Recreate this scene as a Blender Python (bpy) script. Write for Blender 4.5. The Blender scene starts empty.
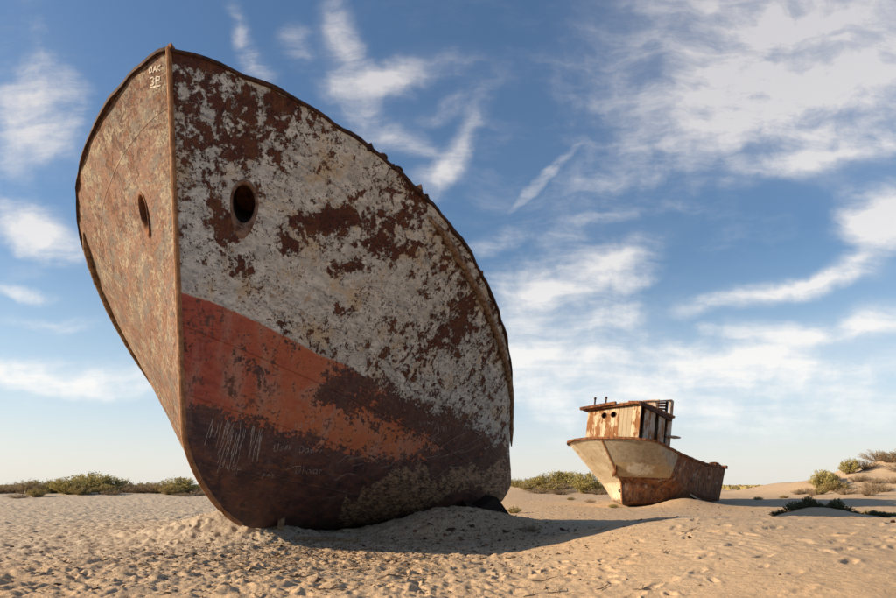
import bpy, bmesh, math, random
import numpy as np
from mathutils import Vector, Matrix
from mathutils.bvhtree import BVHTree

# ------------------------------------------------------------------ camera, sky, sun
scene = bpy.context.scene
ZC = 1.10                     # lens height above the sand
FPX, CXP, HYP = 600.0, 448.0, 485.0   # focal length, centre and horizon in photo pixels (896 x 598)
cam_d = bpy.data.cameras.new('camera'); cam = bpy.data.objects.new('camera', cam_d)
scene.collection.objects.link(cam)
cam.location = (0, 0, ZC); cam.rotation_euler = (math.radians(90), 0, 0)
cam_d.sensor_width = 36.0; cam_d.lens = 36.0*FPX/896.0
cam_d.shift_y = (HYP-299.0)/896.0
cam_d.clip_start = 0.05; cam_d.clip_end = 20000
scene.camera = cam

SUN_AZ, SUN_EL = math.radians(4), math.radians(21)     # light travels to +X, turned SUN_AZ towards +Y
trav = Vector((math.cos(SUN_AZ)*math.cos(SUN_EL), math.sin(SUN_AZ)*math.cos(SUN_EL), -math.sin(SUN_EL)))
sl = bpy.data.lights.new('sun', 'SUN'); sl.energy = 4.4; sl.angle = math.radians(0.5); sl.color = (1.0, 0.80, 0.56)
so = bpy.data.objects.new('sun', sl); scene.collection.objects.link(so)
so.rotation_euler = trav.to_track_quat('-Z', 'Y').to_euler()
so.location = (-30, 0, 25)

scene.view_settings.view_transform = 'Standard'; scene.view_settings.look = 'None'
scene.view_settings.exposure = 0.88; scene.view_settings.gamma = 1.0
scene.view_settings.use_curve_mapping = False

world = bpy.data.worlds.new('World'); scene.world = world; world.use_nodes = True

class NT:
    """small helper for writing node trees"""
    def __init__(s, tree): s.t = tree; s.n = tree.nodes; s.l = tree.links
    def node(s, kind, **kw):
        n = s.n.new(kind)
        for k, v in kw.items(): setattr(n, k, v)
        return n
    def put(s, sock, v):
        if v is None: return
        if isinstance(v, bpy.types.NodeSocket): s.l.new(v, sock)
        elif isinstance(v, (tuple, list)):
            if sock.type == 'RGBA' and len(v) == 3: v = (*v, 1)
            sock.default_value = v
        else: sock.default_value = v
    def math(s, op, a, b=None, c=None, clamp=False):
        n = s.node('ShaderNodeMath', operation=op); n.use_clamp = clamp
        for i, v in enumerate((a, b, c)):
            if v is not None: s.put(n.inputs[i], v)
        return n.outputs[0]
    def add(s, *a):
        r = a[0]
        for x in a[1:]: r = s.math('ADD', r, x)
        return r
    def mul(s, *a):
        r = a[0]
        for x in a[1:]: r = s.math('MULTIPLY', r, x)
        return r
    def sstep(s, x, lo, hi, a=0.0, b=1.0):
        n = s.node('ShaderNodeMapRange', interpolation_type='SMOOTHSTEP')
        s.put(n.inputs[0], x); s.put(n.inputs[1], lo); s.put(n.inputs[2], hi); s.put(n.inputs[3], a); s.put(n.inputs[4], b)
        return n.outputs[0]
    def lin(s, x, lo, hi, a=0.0, b=1.0):
        n = s.node('ShaderNodeMapRange'); n.clamp = True
        s.put(n.inputs[0], x); s.put(n.inputs[1], lo); s.put(n.inputs[2], hi); s.put(n.inputs[3], a); s.put(n.inputs[4], b)
        return n.outputs[0]
    def mix(s, f, a, b, blend='MIX'):
        n = s.node('ShaderNodeMix', data_type='RGBA', blend_type=blend)
        s.put(n.inputs[0], f); s.put(n.inputs[6], a); s.put(n.inputs[7], b)
        return n.outputs[2]
    def noise(s, vec, scale, detail=6, rough=0.6, dist=0.0, out=0):
        n = s.node('ShaderNodeTexNoise')
        s.put(n.inputs['Vector'], vec); s.put(n.inputs['Scale'], scale); s.put(n.inputs['Detail'], detail)
        s.put(n.inputs['Roughness'], rough); s.put(n.inputs['Distortion'], dist)
        return n.outputs[out]
    def voro(s, vec, scale, feature='F1', out='Distance', rand=1.0):
        n = s.node('ShaderNodeTexVoronoi', feature=feature)
        s.put(n.inputs['Vector'], vec); s.put(n.inputs['Scale'], scale); s.put(n.inputs['Randomness'], rand)
        return n.outputs[out]
    def mapping(s, vec, loc=(0,0,0), rot=(0,0,0), scale=(1,1,1), kind='POINT'):
        n = s.node('ShaderNodeMapping', vector_type=kind)
        s.put(n.inputs[0], vec); n.inputs[1].default_value = loc; n.inputs[2].default_value = rot; n.inputs[3].default_value = scale
        return n.outputs[0]
    def attr(s, name, out='Fac'):
        n = s.node('ShaderNodeAttribute', attribute_name=name); return n.outputs[out]
    def coord(s, out='Object'): return s.node('ShaderNodeTexCoord').outputs[out]
    def bump(s, h, strength=0.5, dist=0.02, normal=None):
        n = s.node('ShaderNodeBump'); s.put(n.inputs['Strength'], strength); s.put(n.inputs['Distance'], dist)
        s.put(n.inputs['Height'], h); s.put(n.inputs['Normal'], normal); return n.outputs[0]

def build_world():
    t = NT(world.node_tree); t.n.clear()
    sky = t.node('ShaderNodeTexSky', sky_type='NISHITA'); sky.sun_disc = False
    sky.sun_elevation = SUN_EL; sky.sun_rotation = math.radians(270) + SUN_AZ*-1
    sky.altitude = 50; sky.air_density = 1.25; sky.dust_density = 1.2; sky.ozone_density = 2.6
    d = t.coord('Generated')
    sep = t.node('ShaderNodeSeparateXYZ'); t.put(sep.inputs[0], d)
    dx, dy, dz = sep.outputs
    # direction -> position on the cloud layer (perspective towards the horizon)
    zz = t.math('ADD', t.math('MAXIMUM', dz, 0.0), 0.13)
    comb = t.node('ShaderNodeCombineXYZ'); t.put(comb.inputs[0], t.math('DIVIDE', dx, zz)); t.put(comb.inputs[1], t.math('DIVIDE', dy, zz))
    lay = comb.outputs[0]
    # direction -> tangent plane in which the photographed clouds are laid out
    yy = t.math('MAXIMUM', dy, 0.02)
    cb = t.node('ShaderNodeCombineXYZ'); t.put(cb.inputs[0], t.math('DIVIDE', dx, yy)); t.put(cb.inputs[1], t.math('DIVIDE', dz, yy))
    tan = cb.outputs[0]
    warp = t.noise(tan, 5.0, 4, 0.55, 0, out=1)
    wv = t.node('ShaderNodeVectorMath', operation='MULTIPLY_ADD'); t.put(wv.inputs[0], warp); wv.inputs[1].default_value = (0.10, 0.08, 0); wv.inputs[2].default_value = (-0.05, -0.04, 0)
    wa = t.node('ShaderNodeVectorMath', operation='ADD'); t.put(wa.inputs[0], tan); t.put(wa.inputs[1], wv.outputs[0])
    tw = wa.outputs[0]
    blobs = [  # px, py, rx, ry, tilt (deg, counter-clockwise), amount
        (815, 40, 200, 120, -4, .45), (720, 110, 60, 36, 30, .45), (735, 132, 80, 16, 4, .8), (820, 160, 110, 14, 10, .8), (745, 55, 95, 14, 62, .55), (640, 165, 70, 34, 30, .42), (700, 70, 60, 60, 40, .4), (860, 110, 90, 40, 0, .5),
        (888, 220, 50, 30, 15, 1.35), (790, 290, 95, 11, 10, 1.2), (850, 270, 60, 11, 24, 1.0), (710, 328, 14, 5, 0, .8),
        (780, 340, 200, 14, 11, .85), (660, 362, 170, 22, 8, .75), (800, 385, 260, 34, 4, .62), (720, 425, 300, 24, 2, .4),
        (600, 262, 70, 17, 24, 1.15), (640, 275, 26, 10, 20, .9), (540, 285, 70, 26, 12, .95), (500, 238, 34, 10, 22, .95), (570, 228, 60, 9, 12, .7), (610, 212, 30, 6, 10, .7), (590, 325, 60, 22, 10, 1.1), (525, 340, 70, 26, 6, .85), (545, 320, 30, 10, 20, .9), (600, 352, 60, 9, 8, .8), (545, 172, 40, 5, 42, 1.25), (540, 385, 110, 22, 0, .6),
        (343, 40, 18, 70, 14, 1.0), (395, 72, 70, 15, 10, 1.05), (350, 100, 24, 40, 30, .8), (300, 42, 16, 24, 15, .9), (245, 25, 12, 55, 22, .8), (262, 60, 18, 30, 20, .6), (460, 150, 12, 55, -28, .9), (435, 178, 22, 34, -35, .8), (385, 130, 50, 15, -25, .8), (430, 110, 40, 8, 10, .5),
        (40, 105, 44, 34, -35, .9), (20, 128, 34, 40, -30, .9), (66, 85, 18, 50, 25, .6), (55, 140, 24, 30, 20, .7), (22, 222, 60, 22, -18, 1.1), (55, 246, 60, 14, -14, .9), (18, 290, 50, 6, -6, .9), (45, 318, 60, 6, -4, .7), (40, 372, 80, 16, -6, 1.1), (130, 382, 90, 10, 0, .8), (30, 40, 60, 50, 20, .3),
        (560, 295, 170, 110, 12, .38), (720, 385, 330, 62, 4, .5), (410, 100, 150, 110, 20, .32), (40, 180, 120, 190, 0, .35), (640, 120, 160, 90, 25, .32), (820, 60, 260, 170, 0, .35), (100, 370, 220, 40, 0, .35)]
    tot = None
    for (px, py, rx, ry, ang, am) in blobs:
        m = t.mapping(tw, loc=((px-CXP)/FPX, (HYP-py)/FPX, 0), rot=(0, 0, math.radians(ang)), scale=(rx*1.45/FPX, ry*1.6/FPX, 1), kind='TEXTURE')
        g = t.node('ShaderNodeTexGradient', gradient_type='SPHERICAL'); t.put(g.inputs[0], m)
        v = t.math('MULTIPLY', g.outputs['Fac'], am)
        tot = v if tot is None else t.math('ADD', tot, v)
    soft = None                                    # smooth parts of the same clouds: veils and compact cores
    for (px, py, rx, ry, ang, am) in [(830, 30, 210, 130, -4, .75), (740, 120, 80, 30, 8, .4), (820, 158, 110, 14, 10, .35), (720, 70, 30, 90, -35, .25), (892, 218, 42, 24, 15, 1.0), (872, 232, 26, 16, 0, .5), (795, 289, 95, 9, 12, .6), (850, 268, 50, 9, 24, .5), (760, 372, 290, 40, 5, .32), (800, 345, 190, 12, 11, .4), (595, 264, 62, 13, 22, .5), (550, 290, 80, 22, 10, .4), (580, 328, 70, 18, 8, .5), (530, 355, 90, 20, 4, .4), (30, 228, 70, 18, -18, .5), (45, 373, 100, 14, -4, .55), (30, 120, 50, 40, -35, .35), (345, 55, 22, 55, 12, .3), (395, 73, 62, 11, 10, .45), (448, 162, 14, 50, -30, .35), (385, 128, 44, 12, -25, .3)]:
        m = t.mapping(tw, loc=((px-CXP)/FPX, (HYP-py)/FPX, 0), rot=(0, 0, math.radians(ang)), scale=(rx*1.5/FPX, ry*1.6/FPX, 1), kind='TEXTURE')
        g = t.node('ShaderNodeTexGradient', gradient_type='QUADRATIC_SPHERE'); t.put(g.inputs[0], m)
        v = t.math('MULTIPLY', g.outputs['Fac'], am*1.25)
        soft = v if soft is None else t.math('ADD', soft, v)
    front = t.sstep(dy, 0.25, 0.45)
    # streaky cirrus detail
    lw = t.noise(lay, 0.7, 3, 0.5, 0, out=1)
    lv = t.node('ShaderNodeVectorMath', operation='MULTIPLY_ADD'); t.put(lv.inputs[0], lw); lv.inputs[1].default_value = (1.1, 1.1, 0); t.put(lv.inputs[2], lay)
    streak = t.noise(t.mapping(lv.outputs[0], rot=(0, 0, math.radians(28)), scale=(0.75, 2.6, 1)), 1.6, 9, 0.62, 0.5)
    tstreak = t.noise(t.mapping(tw, rot=(0, 0, math.radians(-22)), scale=(4.2, 17.0, 1)), 1.0, 10, 0.64, 0.25)
    puff = t.noise(tw, 12, 9, 0.62, 0.15)
    det = t.add(t.mul(tstreak, .72), t.mul(puff, .55), t.mul(streak, .30), -.285)
    # elsewhere in the sky the same cirrus goes on without the layout
    gen = t.mul(t.sstep(t.noise(lay, 0.55, 4, 0.5, 0.4), 0.42, 0.7), 1.0)
    fr = t.node('ShaderNodeMix', data_type='FLOAT'); t.put(fr.inputs[0], front); t.put(fr.inputs[2], gen); t.put(fr.inputs[3], t.math('MINIMUM', t.add(tot, t.mul(gen, .22)), 1.3))
    amount = fr.outputs[0]
    am1 = t.math('MINIMUM', amount, 1.25)
    fib = t.sstep(t.add(det, t.mul(am1, .16)), .50, .90)
    dens = t.mul(t.sstep(am1, .0, .95), t.add(.07, t.mul(fib, .93)))
    dens = t.math('MINIMUM', t.add(t.mul(dens, .74), t.mul(front, t.math('MINIMUM', soft, .8), t.lin(det, .3, .62, .5, 1.1))), .86)
    dens = t.mul(dens, t.sstep(dz, 0.005, 0.10))
    cloud = t.mix(t.sstep(dz, .1, .62), (7.5, 7.3, 7.0), (5.2, 5.0, 5.05))
    skyc = t.mix(1.0, sky.outputs[0], (0.70, 0.83, 0.96), 'MULTIPLY')
    hz = t.sstep(dz, 0.0, 0.36, 0.72, 0.0)
    skyc = t.mix(hz, skyc, t.mix(t.sstep(dz, 0, .16), (7.3, 7.0, 6.55), (5.6, 6.6, 7.6)))        # dust over the desert horizon
    col = t.mix(dens, skyc, cloud)
    bg = t.node('ShaderNodeBackground'); t.put(bg.inputs[0], col); bg.inputs[1].default_value = 0.075
    o = t.node('ShaderNodeOutputWorld'); t.l.new(bg.outputs[0], o.inputs[0])
build_world()

# ------------------------------------------------------------------ helpers
rng = np.random.default_rng(7); random.seed(7)
COL = scene.collection
def link(o): COL.objects.link(o); return o
def tag(o, label=None, cat=None, group=None, kind=None):
    for k, v in (('label', label), ('category', cat), ('group', group), ('kind', kind)):
        if v: o[k] = v
    return o
def empty(name, matrix, label, cat, group=None):
    o = link(bpy.data.objects.new(name, None)); o.matrix_world = matrix; o.empty_display_size = .3
    bpy.context.view_layer.update()
    return tag(o, label, cat, group)
def mesh_obj(name, verts, faces, mat, parent=None, smooth=False):
    me = bpy.data.meshes.new(name); me.from_pydata([tuple(v) for v in verts], [], [tuple(f) for f in faces]); me.update()
    if smooth: me.polygons.foreach_set('use_smooth', [True]*len(me.polygons))
    if mat: me.materials.append(mat)
    o = link(bpy.data.objects.new(name, me))
    if parent: o.parent = parent
    return o
def grid_faces(nr, nc, off=0, flip=False):
    i, j = np.meshgrid(np.arange(nr-1), np.arange(nc-1), indexing='ij')
    a = (i*nc+j).ravel()+off
    f = np.stack([a, a+1, a+1+nc, a+nc], 1)
    return f[:, ::-1] if flip else f
def big_mesh(name, V, Fq, mat, parent=None, attrs=None, smooth=True):
    me = bpy.data.meshes.new(name)
    V = np.asarray(V, np.float32); Fq = np.asarray(Fq, np.int32)
    k = Fq.shape[1]
    me.vertices.add(len(V)); me.vertices.foreach_set('co', V.ravel())
    me.loops.add(Fq.size); me.loops.foreach_set('vertex_index', Fq.ravel())
    me.polygons.add(len(Fq)); me.polygons.foreach_set('loop_start', np.arange(0, Fq.size, k, dtype=np.int32))
    me.polygons.foreach_set('use_smooth', np.full(len(Fq), smooth))
    me.update(calc_edges=True); me.validate()
    for n, a in (attrs or {}).items():
        at = me.attributes.new(n, 'FLOAT', 'POINT'); at.data.foreach_set('value', np.asarray(a, np.float32))
    if mat: me.materials.append(mat)
    o = link(bpy.data.objects.new(name, me))
    if parent: o.parent = parent
    return o
def box(cx, cy, cz, sx, sy, sz, jig=0.0):
    v = [(cx+a*sx/2+random.uniform(-jig, jig), cy+b*sy/2+random.uniform(-jig, jig), cz+c*sz/2+random.uniform(-jig, jig)) for a in (-1, 1) for b in (-1, 1) for c in (-1, 1)]
    f = [(0, 1, 3, 2), (4, 6, 7, 5), (0, 4, 5, 1), (2, 3, 7, 6), (0, 2, 6, 4), (1, 5, 7, 3)]
    return v, f
def merge(parts):
    V, F = [], []
    for v, f in parts:
        o = len(V); V += list(v); F += [tuple(i+o for i in q) for q in f]
    return V, F
def sweep(path, prof, ups=None, cap=True, scale=None):
    """sweep a closed 2-D profile along a 3-D path; ups gives the profile's second axis at each point"""
    P = [Vector(p) for p in path]; n = len(P); V, F = [], []; k = len(prof)
    for i in range(n):
        tg = (P[min(i+1, n-1)]-P[max(i-1, 0)]).normalized()
        up = Vector(ups[i]) if ups is not None else Vector((0, 0, 1))
        if abs(tg.dot(up.normalized())) > .98: up = Vector((0, 1, 0.1))
        sd = tg.cross(up).normalized(); u2 = sd.cross(tg).normalized()
        s = 1 if scale is None else scale[i]
        for (a, b) in prof: V.append(P[i]+sd*a*s+u2*b*s)
    for i in range(n-1):
        for j in range(k): F.append((i*k+j, i*k+(j+1) % k, (i+1)*k+(j+1) % k, (i+1)*k+j))
    if cap: F.append(tuple(range(k))[::-1]); F.append(tuple((n-1)*k+j for j in range(k)))
    return V, F
def circ(r, k=8, sx=1, sy=1): return [(r*sx*math.cos(2*math.pi*i/k), r*sy*math.sin(2*math.pi*i/k)) for i in range(k)]
def tube(path, r, k=8, scale=None): return sweep(path, circ(r, k), None, True, scale)
def lathe(prof, k=16, c=(0, 0, 0)):
    V, F = [], []
    for (r, z) in prof:
        for i in range(k): a = 2*math.pi*i/k; V.append((c[0]+r*math.cos(a), c[1]+r*math.sin(a), c[2]+z))
    for j in range(len(prof)-1):
        for i in range(k): F.append((j*k+i, j*k+(i+1) % k, (j+1)*k+(i+1) % k, (j+1)*k+i))
    F.append(tuple(range(k))[::-1]); F.append(tuple((len(prof)-1)*k+i for i in range(k)))
    return V, F

def hash2(ix, iy, seed):
    h = (ix.astype(np.int64)*374761393 + iy.astype(np.int64)*668265263 + seed*1442695041) & 0xffffffff
    h = ((h ^ (h >> 13))*1274126177) & 0xffffffff
    return (h ^ (h >> 16)) & 0xffffffff
def perlin(x, y, seed=0):
    ix = np.floor(x); iy = np.floor(y); fx = x-ix; fy = y-iy
    u = fx*fx*fx*(fx*(fx*6-15)+10); v = fy*fy*fy*(fy*(fy*6-15)+10)
    def g(ox, oy):
        a = hash2(ix+ox, iy+oy, seed)/4294967296.0*2*np.pi
        return np.cos(a)*(fx-ox)+np.sin(a)*(fy-oy)
    return ((g(0, 0)*(1-u)+g(1, 0)*u)*(1-v)+(g(0, 1)*(1-u)+g(1, 1)*u)*v)*1.5
def sm(x, a, b):
    t = np.clip((x-a)/(b-a), 0, 1); return t*t*(3-2*t)
def gs(x, y, cx, cy, sx, sy, rot=0.0):
    c, s = math.cos(rot), math.sin(rot); dx, dy = x-cx, y-cy
    a = (dx*c+dy*s)/sx; b = (-dx*s+dy*c)/sy
    return np.exp(-.5*(a*a+b*b))

# ------------------------------------------------------------------ materials
def material(name):
    m = bpy.data.materials.new(name); m.use_nodes = True
    t = NT(m.node_tree); b = t.n['Principled BSDF']; return m, t, b
def simple(name, c1, c2, scale=8, rough=.8, bump=.3, bdist=.01, lo=.35, hi=.65, detail=8):
    m, t, b = material(name); co = t.coord()
    n = t.noise(co, scale, detail, .68)
    t.put(b.inputs['Base Color'], t.mix(t.sstep(n, lo, hi), c1, c2)); b.inputs['Roughness'].default_value = rough
    b.inputs['Specular IOR Level'].default_value = .25
    if bump: t.put(b.inputs['Normal'], t.bump(t.noise(co, scale*3, 8, .7), bump, bdist))
    return m
def sand_material():
    m, t, b = material('sand'); co = t.coord()
    n1 = t.noise(co, .35, 5, .6); n2 = t.noise(co, 4.0, 7, .65); n3 = t.noise(co, 60, 4, .7)
    c = t.mix(t.sstep(n1, .35, .68), (.50, .35, .215), (.455, .34, .23))
    grey = t.attr('pale')
    c = t.mix(grey, c, (.46, .395, .31))
    c = t.mix(t.mul(t.sstep(n2, .5, .75), .35), c, (.36, .235, .135))
    c = t.mix(t.mul(t.sstep(n3, .56, .74), .5), c, (.25, .16, .09))
    # specks of rust scale and dry plant litter
    lit = t.attr('litter')
    sp = t.noise(t.mapping(co, scale=(1, 1.5, 1)), 34, 3, .6); spk = t.sstep(t.add(sp, t.mul(lit, .12)), .68, .71)
    c = t.mix(t.mul(spk, t.lin(lit, 0, 1, .25, .85)), c, (.11, .06, .035))
    t.put(b.inputs['Base Color'], c); b.inputs['Roughness'].default_value = .95; b.inputs['Specular IOR Level'].default_value = .1
    h = t.add(t.mul(t.noise(co, 13, 6, .62), 1.0), t.mul(t.noise(co, 120, 3, .6), .22), t.mul(spk, .2))
    t.put(b.inputs['Normal'], t.bump(h, .8, .04))
    return m
RUST = simple('rusty steel', (.055, .022, .014), (.24, .095, .035), 7, .85, .5, .012)
RUST_DARK = simple('dark rusty steel', (.02, .011, .009), (.085, .036, .02), 9, .8, .5, .012)
RUST_PALE = simple('flaking pale steel', (.20, .10, .055), (.42, .34, .25), 6, .85, .5, .012)
BLACK_STEEL = simple('black steel and recess shade', (.012, .009, .008), (.03, .018, .013), 9, .8, .4, .01)  # near-black steel; also stands in for darkness inside hawse pipes and drain
SCRATCH = simple('scratched bare steel', (.22, .18, .16), (.50, .44, .40), 30, .6, 0)
WHITEPAINT = simple('brushed white paint', (.42, .33, .24), (.62, .55, .45), 9, .8, 0)
WOODGREY = simple('weathered driftwood', (.10, .065, .04), (.26, .18, .11), 14, .9, .4, .006)
SAND = sand_material()

# ------------------------------------------------------------------ the two hulls: shapes fitted to the photographed outlines
BIG = dict(zip('X0 Y0 Z0 th p H c1 c2 rake zf xf nf Bd Bw zb nb Ld Lw qd qw pd pw zw Lend c0 heel qm Bm'.split(), [-3.9871, 8.5906, -0.8059, 0.1371, 0.0983, 6.7138, 0.2853, 0.0114, 0.1873, 1.4, 2.143, 1.7061, 5.4299, 4.8868, 1.1115, 2.4192, 4.1458, 9.8563, 0.7793, 1.3898, 1.546, 1.1016, 3.1845, 9.4944, 0.2255, 0.0127, -0.1377, -0.5188]))
def hull_big(nt, nv, tpow=1.25):
    d = BIG; H = d['H']
    t = np.linspace(0, 1, nt)[None, :]**tpow; u = np.linspace(0, 1, nv)[:, None]
    zd = lambda x: H-d['c1']*x-d['c2']*x*x-d['c0']*(1-np.exp(-x/0.9))
    def xs(z):
        q = np.clip((d['zf']-z)/d['zf'], 0, 1)
        return d['rake']*(H-z)+d['xf']*(1-(1-q**d['nf'])**(1/d['nf']))
    x = t*d['Lend']+0*u
    for _ in range(14):
        z = u*zd(x); a = xs(z); x = a+(d['Lend']-a)*t
    z = u*zd(x); w = np.clip(z/H, 0, 1); mid = 4*w*(1-w)
    B = d['Bw']+(d['Bd']-d['Bw'])*w
    q = np.clip(1-z/d['zb'], 0, 1); B = B*(1-q**d['nb'])**(1/d['nb'])
    L = d['Lw']+(d['Ld']-d['Lw'])*w; qq = d['qw']+(d['qd']-d['qw'])*w+d['qm']*mid; p = d['pw']+(d['pd']-d['pw'])*w
    B = B+d['Bm']*mid*np.minimum(1, z/.6)
    tt = np.clip((x-xs(z))/L, 0, 1)
    return x, B*np.maximum(1-(1-tt)**p, 0)**qq, z
BOAT = dict(zip('X0 Y0 Z0 th p H c1 c2 r1 r2 zr Bd Br B0 Ld Lr L0 qd qr q0 pp Lend heel taper rs'.split(), [6.2908, 24.9555, -0.8589, 0.7866, 0.1207, 2.5745, 0.1057, -0.0118, 1.2025, 0.2715, 0.954, 2.1297, 1.8738, 1.3747, 0.8177, 2.1372, 3.078, 0.5029, 1.0232, 0.829, 2.3899, 8.4109, 0.0289, 0.0901, 0.0805]))
def hull_boat(nt, nv):
    d = BOAT; H = d['H']
    t = np.linspace(0, 1, nt)[None, :]**1.4; u = np.linspace(0, 1, nv)[:, None]
    zd = lambda x: H-d['c1']*x-d['c2']*x*x
    xs = lambda z: d['r1']*(H-np.maximum(z, d['zr']))+d['r2']*np.maximum(d['zr']-z, 0)
    x = t*d['Lend']+0*u
    for _ in range(14):
        z = u*zd(x); a = xs(z); xe = d['Lend']+d['rs']*(H-z); x = a+(xe-a)*t
    z = u*zd(x); zr = d['zr']
    I = lambda a, b, c: np.where(z > zr, b+(c-b)*(z-zr)/(H-zr), a+(b-a)*(z/zr))
    tt = np.clip((x-xs(z))/I(d['L0'], d['Lr'], d['Ld']), 0, 1)
    b = I(d['B0'], d['Br'], d['Bd'])*np.maximum(1-(1-tt)**d['pp'], 0)**I(d['q0'], d['qr'], d['qd'])*(1-d['taper']*t**2)
    return x, b*np.minimum(1, np.sqrt(np.clip(z/.25, 0, 1))+.02), z
def frame(d, xfoot):
    """matrix of a hull lying pitched and heeled on the sand; x aft, y towards the shaded side, z up"""
    th, p, H = d['th'], d['p'], d['H']
    A = np.array([math.sin(th)*math.cos(p), math.cos(th)*math.cos(p), -math.sin(p)])
    U = np.array([math.sin(th)*math.sin(p), math.cos(th)*math.sin(p), math.cos(p)])
    R = np.array([math.cos(th), -math.sin(th), 0])
    P0 = np.array([d['X0'], d['Y0'], 0])-H*U
    c, s = math.cos(d['heel']), math.sin(d['heel']); R, U2 = R*c-U*s, U*c+R*s
    if 'rake' in d: P0 = np.array([d['X0'], d['Y0'], 0])-H*U2
    P0[2] += d['Z0']-(P0+xfoot*A)[2]
    P0[2] += ZC
    return A, R, U2, P0
FB = frame(BIG, BIG['rake']*BIG['H']+BIG['xf'])
FS = frame(BOAT, BOAT['r1']*(BOAT['H']-BOAT['zr'])+BOAT['r2']*BOAT['zr'])
def to_world(fr, x, y, z):
    A, R, U, P = fr
    return np.asarray(x)[..., None]*A+np.asarray(y)[..., None]*R+np.asarray(z)[..., None]*U+P
def mat4(fr):
    A, R, U, P = fr
    # keep it right-handed: local axes are (x aft, y port-hand, z up); here x cross y = -z, so y is mirrored
    return Matrix(((A[0], -R[0], U[0], P[0]), (A[1], -R[1], U[1], P[1]), (A[2], -R[2], U[2], P[2]), (0, 0, 0, 1)))
def pix(W):
    return CXP+FPX*W[..., 0]/W[..., 1], HYP-FPX*(W[..., 2]-ZC)/W[..., 1]
def ray(px, py): return Vector(((px-CXP)/FPX, 1.0, (HYP-py)/FPX)).normalized()
CAMP = Vector((0, 0, ZC))
# ------------------------------------------------------------------ terrain
def base_height(x, y):
    x = np.asarray(x, float); y = np.asarray(y, float)
    z = .30*sm(y, 14, 42)+.02*perlin(x/3.1, y/3.1, 3)+.05*perlin(x/9+.5, y/9, 4)*sm(np.hypot(x, y), 6, 16)
    z = z+.22*perlin(x/38, y/38, 5)*sm(y, 35, 80)
    # sand heaped under the forefoot and drifted against the shaded side of the wreck
    z = z+.40*gs(x, y, -4.45, 12.6, .85, .6)+.20*gs(x, y, -4.9, 12.2, 1.5, .7)
    z = z+.47*gs(x, y, .20, 13.9, 1.15, .8, -.35)+.20*gs(x, y, 1.5, 14.6, 1.6, .8)+.15*gs(x, y, -.9, 13.2, .8, .5)
    # near dune on the right: climbs away from the lens to a crest and drops behind it
    cy = 9.4+.35*np.sin(x*.55)+.25*perlin(x/2.3, x*0+.3, 9)
    up = sm(x, .35, 3.9)
    prof = np.where(y < cy, .40+.60*sm(y, 3.0, cy), 1-sm(y, cy, cy+3.2)*.86)
    back = np.where(y < 2, sm(y, -6, 2), 1.0)
    z = z+up*prof*.60*back
    # little mound with creeping plants just behind the crest, a second one beside it
    z = z+.50*gs(x, y, 8.95, 14.6, .85, .6)+.26*gs(x, y, 10.9, 14.9, .8, .6)
    # drift along the small boat
    z = z+.36*gs(x, y, 10.1, 25.7, 1.1, .8, .75)-.10*gs(x, y, 7.6, 26.0, 1.6, 1.2)
    # dunes behind on the right
    dn = 2.25*sm(x+1.2*perlin(y/6, x*0+.2, 15), 20.0, 31.5)*np.exp(-((y-42)/8.5)**2)+.35*gs(x, y, 23, 30, 5, 2.2, .25)
    z = z+dn*(1+.28*perlin(x/4.2, y/4.2, 12)+.1*perlin(x/1.5, y/1.5, 13))
    # low hummocks under the bushes
    z = z+.35*gs(x, y, 6.5, 60, 6, 5)+.6*gs(x, y, 13, 62, 4, 4)+.25*gs(x, y, -26, 44, 9, 4)+.2*gs(x, y, -40, 42, 5, 4)
    return z
def fine_height(x, y):
    r = np.hypot(x, y)
    smooth = sm(x, .6, 3.6)*(1-sm(y, 9.0, 13))*(1-sm(y, 30, 40))          # the near dune is wind-smoothed
    rough = 1-.72*smooth
    near = 1-sm(r, 30, 60)
    w = .12*perlin(x/.9, y/.9, 31)
    a = perlin(x/.52+w, y/.40, 21); b = perlin(x/.27, y/.21+w, 22); c = perlin(x/.12, y/.10, 23)
    lump = .045*np.abs(a)+.046*np.abs(b)+.024*np.abs(c)                             # trodden sand: pits with sharp lips
    left = 1-sm(x, -.5, 2.0)
    z = (lump*(.40+.75*left)-.02)*rough*near
    z = z+.012*perlin(x/1.2, y/.8, 24)*near+smooth*(.030*np.abs(perlin(x/.85+w, y/.55, 28))+.012*np.abs(perlin(x/.34, y/.25, 29))-.01)
    rp = np.sin((x*.95+y*.30+.35*perlin(x/1.1, y/1.1, 26))*2*np.pi/.17)     # faint wind ripples
    z = z+.0030*rp*smooth*sm(perlin(x/2.2, y/2.2, 27), -.2, .4)
    return z
def ground_at(x, y): return float(base_height(x, y)+fine_height(np.asarray(float(x)), np.asarray(float(y))))
def ground_hit(px, py):
    """where the line of sight through a photo pixel meets the sand"""
    d = ray(px, py); t = 3.0
    while t < 400:
        p = CAMP+d*t
        if p.z < float(base_height(p.x, p.y)): break
        t *= 1.004
    return p.x, p.y
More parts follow.
